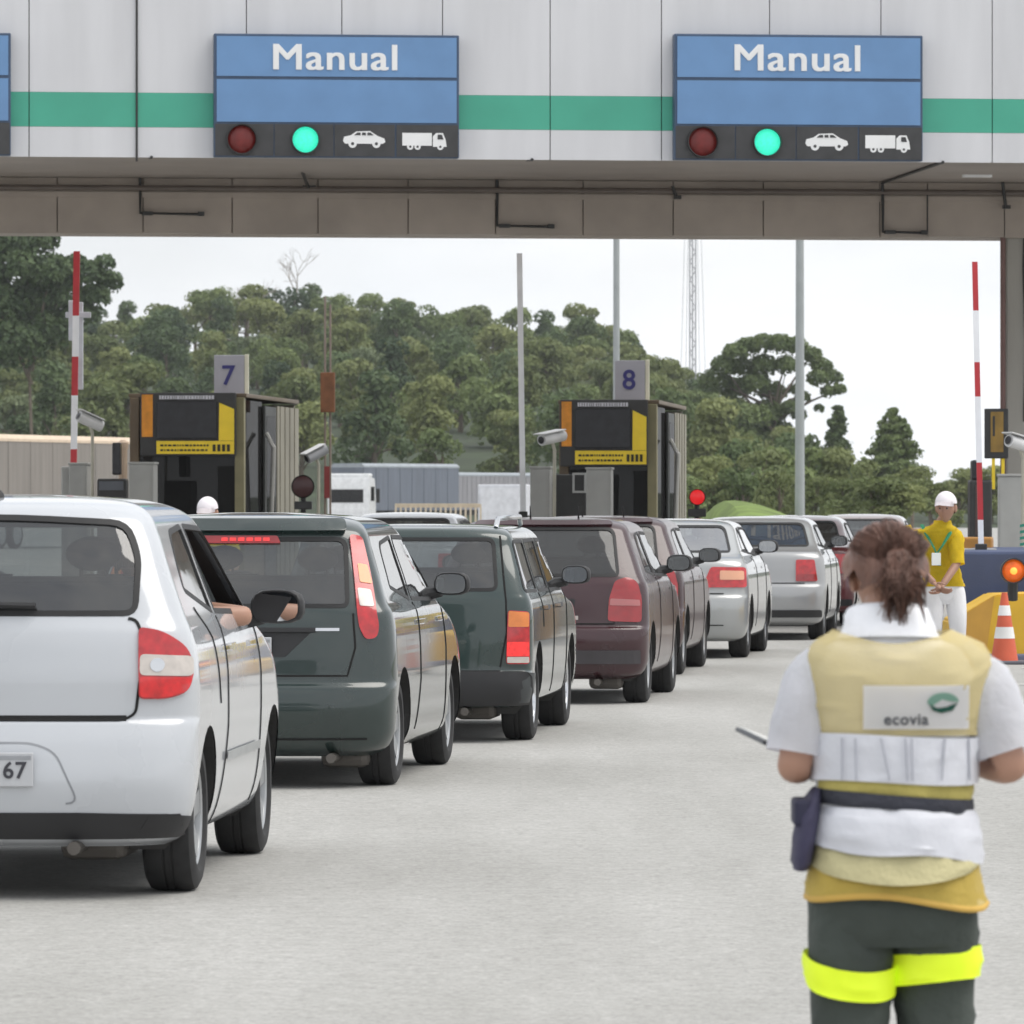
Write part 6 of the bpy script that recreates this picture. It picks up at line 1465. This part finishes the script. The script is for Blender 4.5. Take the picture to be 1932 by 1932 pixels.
# -------- man in yellow shirt, leaning forward towards us
def figure(name, label, loc, J, shirt, trou, capm, head_c, head_f, head_s=1.0, long_sleeve=False, rz=0):
    t = thing(name, label, 'person', loc, rz); N = list(J.keys()); ix = {k: i for i, k in enumerate(N)}
    ed = [('pelvis','waist'),('waist','chest'),('chest','neck'),('neck','head'),('chest','shL'),('shL','elL'),('elL','wrL'),('chest','shR'),('shR','elR'),('elR','wrR'),('pelvis','hipL'),('hipL','knL'),('knL','anL'),('anL','toL'),('pelvis','hipR'),('hipR','knR'),('knR','anR'),('anR','toR')]
    rad = dict(pelvis=(.12,.12), waist=(.115,.115), chest=(.10,.10), neck=(.055,.055), head=(.06,.065), shL=.048, elL=.042, wrL=.030, shR=.048, elR=.045, wrR=.030, hipL=.09, knL=.062, anL=.042, toL=.035, hipR=.09, knR=.062, anR=.042, toR=.035)
    V = [J[k] for k in N]; mes = [skin_me(V, [(ix[a], ix[b]) for a, b in ed], [rad[k] for k in N], 2)]
    hm, mt = head_me(head_c, head_f, head_s); mes.append(hm)
    for w, e, sg in (('wrL','elL',1),('wrR','elR',-1)):
        d = (Vector(J[w])-Vector(J[e])).normalized(); n = d.orthogonal(); mes += hand_me(J[w], d, n, d.cross(n), .5)
    mesh_obj('body', join_me(mes), m_skin2, t); eyes(t, mt)
    def cloth(nm, names, extra, mat, scale=1.13, add=.012):
        sub = [k for k in names]; jx = {k: i for i, k in enumerate(sub)}; ee = [(jx[a], jx[b]) for a, b in ed+extra if a in jx and b in jx]; P = []
        for k in sub: P.append(J2.get(k, J.get(k)))
        rr = [tuple(q*scale+add for q in (rad2[k] if isinstance(rad2[k], tuple) else (rad2[k],)*2)) for k in sub]
        me = skin_me(P, ee, rr, 2); mesh_obj(nm, me, mat, t); return me
    J2 = {}; rad2 = dict(rad)
    if not long_sleeve:
        for s_ in 'LR':
            J2['mid'+s_] = tuple(Vector(J['sh'+s_]).lerp(Vector(J['el'+s_]), .75)); rad2['mid'+s_] = .055
        ed2 = [('shL','midL'),('shR','midR')]; cloth('shirt', ['pelvis','waist','chest','neck0','shL','midL','shR','midR'] if False else ['pelvis','waist','chest','shL','midL','shR','midR'], ed2, shirt)
    else:
        P_, W_, C_, N_ = [Vector(J[k]) for k in ('pelvis', 'waist', 'chest', 'neck')]; rows = []
        for c, rx, ry in ((P_+Vector((0, 0, -.01)), .185, .145), (P_.lerp(W_, .5), .178, .14), (W_, .172, .135), (W_.lerp(C_, .5), .185, .14), (C_, .205, .148), (C_+Vector((.01, -.04, .055)), .205, .135), (C_.lerp(N_, .75)+Vector((0, .01, .0)), .15, .115), (N_+Vector((0, .005, .0)), .085, .085), (N_+Vector((.005, -.01, .035)), .072, .072)): rows.append((c.z, c.x, c.y, rx, ry))
        bm = garment(rows, n=44, wr=.008, seed=4); bmesh.ops.solidify(bm, geom=bm.faces[:], thickness=.004); finish('shirt', bm, shirt, t, True, 60)
        for s_ in 'LR':
            a, e = Vector(J['sh'+s_]), Vector(J['el'+s_]); k = 1 if a.x > C_.x else -1
            sleeve([a+Vector((-.06*k, 0, .0)), a+Vector((.01*k, 0, -.03)), a.lerp(e, .5), e+(e-a)*.05], [.07, .078, .072, .062], 7+k, 'sleeve', shirt, par=t)
    # neckline
    rad2['pelvis'] = (.08, .08); cloth('trousers', ['pelvis','hipL','knL','anL','hipR','knR','anR'], [], trou, 1.15, .012)
    P_ = Vector(J['pelvis']); bm = garment([(P_.z-.17, P_.x, P_.y, .15, .11), (P_.z-.10, P_.x, P_.y, .175, .13), (P_.z+.04, P_.x, P_.y-.01, .172, .13)], n=36, wr=.005, seed=2); finish('trousers', bm, trou, t, True, 60)
    for s_ in 'LR':
        a = Vector(J['an'+s_]); bm = BM(); blob(bm, (a.x, a.y, .045), (.05, .05, .05), 12, 8); q = Vector(J['to'+s_]); blob(bm, ((a.x+q.x)/2, (a.y+q.y)/2, .04), (.05, .11 if abs(a.y-q.y) > .05 else .05, .045), 14, 8); finish('shoe', bm, m_blk, t, True)
    if capm: cap(t, mt @ Matrix.Rotation(R(7), 4, 'X'), capm)
    bm = BM(); bmesh.ops.create_uvsphere(bm, u_segments=20, v_segments=14, radius=1, matrix=Matrix.Diagonal((.079, .097, .115, 1))); bmesh.ops.delete(bm, geom=[v for v in bm.verts if v.co.y > .025 or v.co.z < -.055], context='VERTS'); bmesh.ops.transform(bm, matrix=mt, verts=bm.verts); finish('hair', bm, m_hair, t, True)
    return t, mt
DM = 51.5; km = F/DM
def mz(py): return 1.5-(py-955)/km
def mxx(px): return (px-1762)/km
J = dict(pelvis=(.10,.18,.80), waist=(.06,.08,.96), chest=(-.02,-.10,1.22), neck=(.06,-.19,1.34), head=(.08,-.25,1.43), shL=(.17,-.14,1.25), elL=(.19,-.22,1.0), wrL=(.04,-.40,.80), shR=(-.25,-.12,1.27), elR=(-.23,-.28,1.02), wrR=(-.02,-.44,.82),
         hipL=(.20,.16,.74), knL=(.22,.10,.45), anL=(.22,.2,.08), toL=(.22,.02,.05), hipR=(.01,.16,.74), knR=(0,.08,.45), anR=(0,.2,.08), toR=(0,.02,.05))
m_ysh = M('yellow_shirt', (.90, .68, .03), .8, var=.12, scale=8, bump=.4, bscale=25); m_wtr = M('white_trousers', (.72, .72, .74), .8, var=.05, bump=.3, bscale=20); m_cap = M('cap_white', (.78, .74, .77), .7, var=.04)
mt_, hmx = figure('person', 'man in a yellow shirt and white cap leaning by the blue wall', ((1762-966)/km, DM, 0), J, m_ysh, m_wtr, m_cap, (.085,-.275,1.485), (-.30,-.9,-.12), 1.12, True)
m_gr = M('green_brace', (.02, .22, .11), .7)
for pts in ([(-.12,-.185,1.335),(-.09,-.245,1.26),(-.02,-.30,1.13),(.0,-.295,1.08)], [(.12,-.185,1.335),(.12,-.25,1.26),(.05,-.30,1.15),(.0,-.295,1.08)], [(.0,-.295,1.08),(.03,-.22,.98)]):
    bm = BM(); tube(bm, [Vector(p)+Vector((0,-.012,0)) for p in pts], .02, 8, r2=.008); finish('green_brace', bm, m_gr, mt_)
finish('badge', box(BM(), -.045, .035, -.345, -.33, .98, 1.09, .004), M('badge_white', (.75, .78, .76), .4), mt_)

# -------- person with white cap standing between the lanes behind the green hatchback
DQ = 50.0; kq = F/DQ
J = dict(pelvis=(0,0,.82), waist=(0,0,.98), chest=(0,0,1.22), neck=(0,0,1.37), head=(0,-.02,1.44), shL=(.19,0,1.28), elL=(.24,0,1.02), wrL=(.2,-.18,.92), shR=(-.19,0,1.28), elR=(-.24,0,1.02), wrR=(-.2,-.18,.92),
         hipL=(.10,0,.76), knL=(.10,-.02,.45), anL=(.10,.02,.08), toL=(.1,-.14,.05), hipR=(-.10,0,.76), knR=(-.1,-.02,.45), anR=(-.1,.02,.08), toR=(-.1,-.14,.05))
figure('person', 'person in a white cap, head just showing over the green hatchback', ((392-966)/kq, DQ, -.03), J, m_ysh, m_tr, m_cap, (0,-.02,1.475), (-.2,-.95,-.25), 1.05)
# -------- passenger in the white hatchback with the elbow out of the window
loc = t1.matrix_basis.translation.copy(); 
ps = thing('person', 'passenger inside the white hatchback resting a bare elbow on the window sill', 'person', tuple(t1.location), t1.rotation_euler.z)
ex, ey = .79, 2.0
V = [(.36,1.98,.66),(.37,1.93,.85),(.38,1.88,1.02),(.38,1.90,1.14),(.38,1.93,1.24),(.54,1.90,1.04),(ex+.05,ey+.0,1.045),(.60,ey+.20,1.08),(.20,1.9,1.04),(.14,2.1,.86),(.2,2.35,.85),(.45,2.1,.60),(.47,2.5,.66),(.47,2.75,.5),(.27,2.1,.60),(.25,2.5,.66),(.25,2.75,.5)]
E = [(0,1),(1,2),(2,3),(3,4),(2,5),(5,6),(6,7),(2,8),(8,9),(9,10),(0,11),(11,12),(12,13),(0,14),(14,15),(15,16)]
mes = [skin_me(V, E, [(.13,.1),(.12,.09),(.13,.09),(.05,.05),(.06,.06),.055,.043,.030,.055,.04,.03,.08,.065,.05,.08,.065,.05], 2)]; hm, mt = head_me((.38,1.95,1.27), (0,1,-.05)); mes.append(hm)
mes += hand_me((.60,ey+.20,1.08), (-.6,.75,.1), (-1,-.2,-.2), (0,0,1), .5); mes += hand_me((.2,2.35,.85), (0,1,0), (0,0,-1), (1,0,0), .4)
mesh_obj('body', join_me(mes), m_skin, ps); eyes(ps, mt)
V = [(.36,1.98,.66),(.37,1.93,.85),(.38,1.88,1.02),(.52,1.90,1.05),(.64,1.92,1.06),(.24,1.88,1.04),(.18,1.98,.96)]
mesh_obj('shirt', skin_me(V, [(0,1),(1,2),(2,3),(3,4),(2,5),(5,6)], [(.155,.12),(.145,.11),(.145,.105),.072,.062,.072,.062], 2), M('shirt_grey_blue', (.10, .12, .16), .8), ps)
bm = BM(); bmesh.ops.create_uvsphere(bm, u_segments=20, v_segments=14, radius=1, matrix=Matrix.Diagonal((.084, .102, .120, 1))); bmesh.ops.delete(bm, geom=[v for v in bm.verts if v.co.y > .02 or v.co.z < -.05], context='VERTS'); bmesh.ops.transform(bm, matrix=mt, verts=bm.verts); finish('hair', bm, m_hair, ps, True)

# ------------------------------------------------------------------ air between here and the hill
hm = bpy.data.materials.new('haze_air'); hm.use_nodes = True; n = hm.node_tree; n.nodes.clear()
ho = n.nodes.new('ShaderNodeOutputMaterial'); pv = n.nodes.new('ShaderNodeVolumePrincipled')
pv.inputs['Color'].default_value = (.90, .93, .96, 1); pv.inputs['Density'].default_value = .00012; pv.inputs['Anisotropy'].default_value = .2
n.links.new(pv.outputs['Volume'], ho.inputs['Volume'])
bm = BM(); box(bm, -1320, 1320, -80, 1320, -1.6, 42)
tag(finish('haze', bm, hm), 'thin pale haze over the road and the wooded hill', 'haze', kind='stuff')
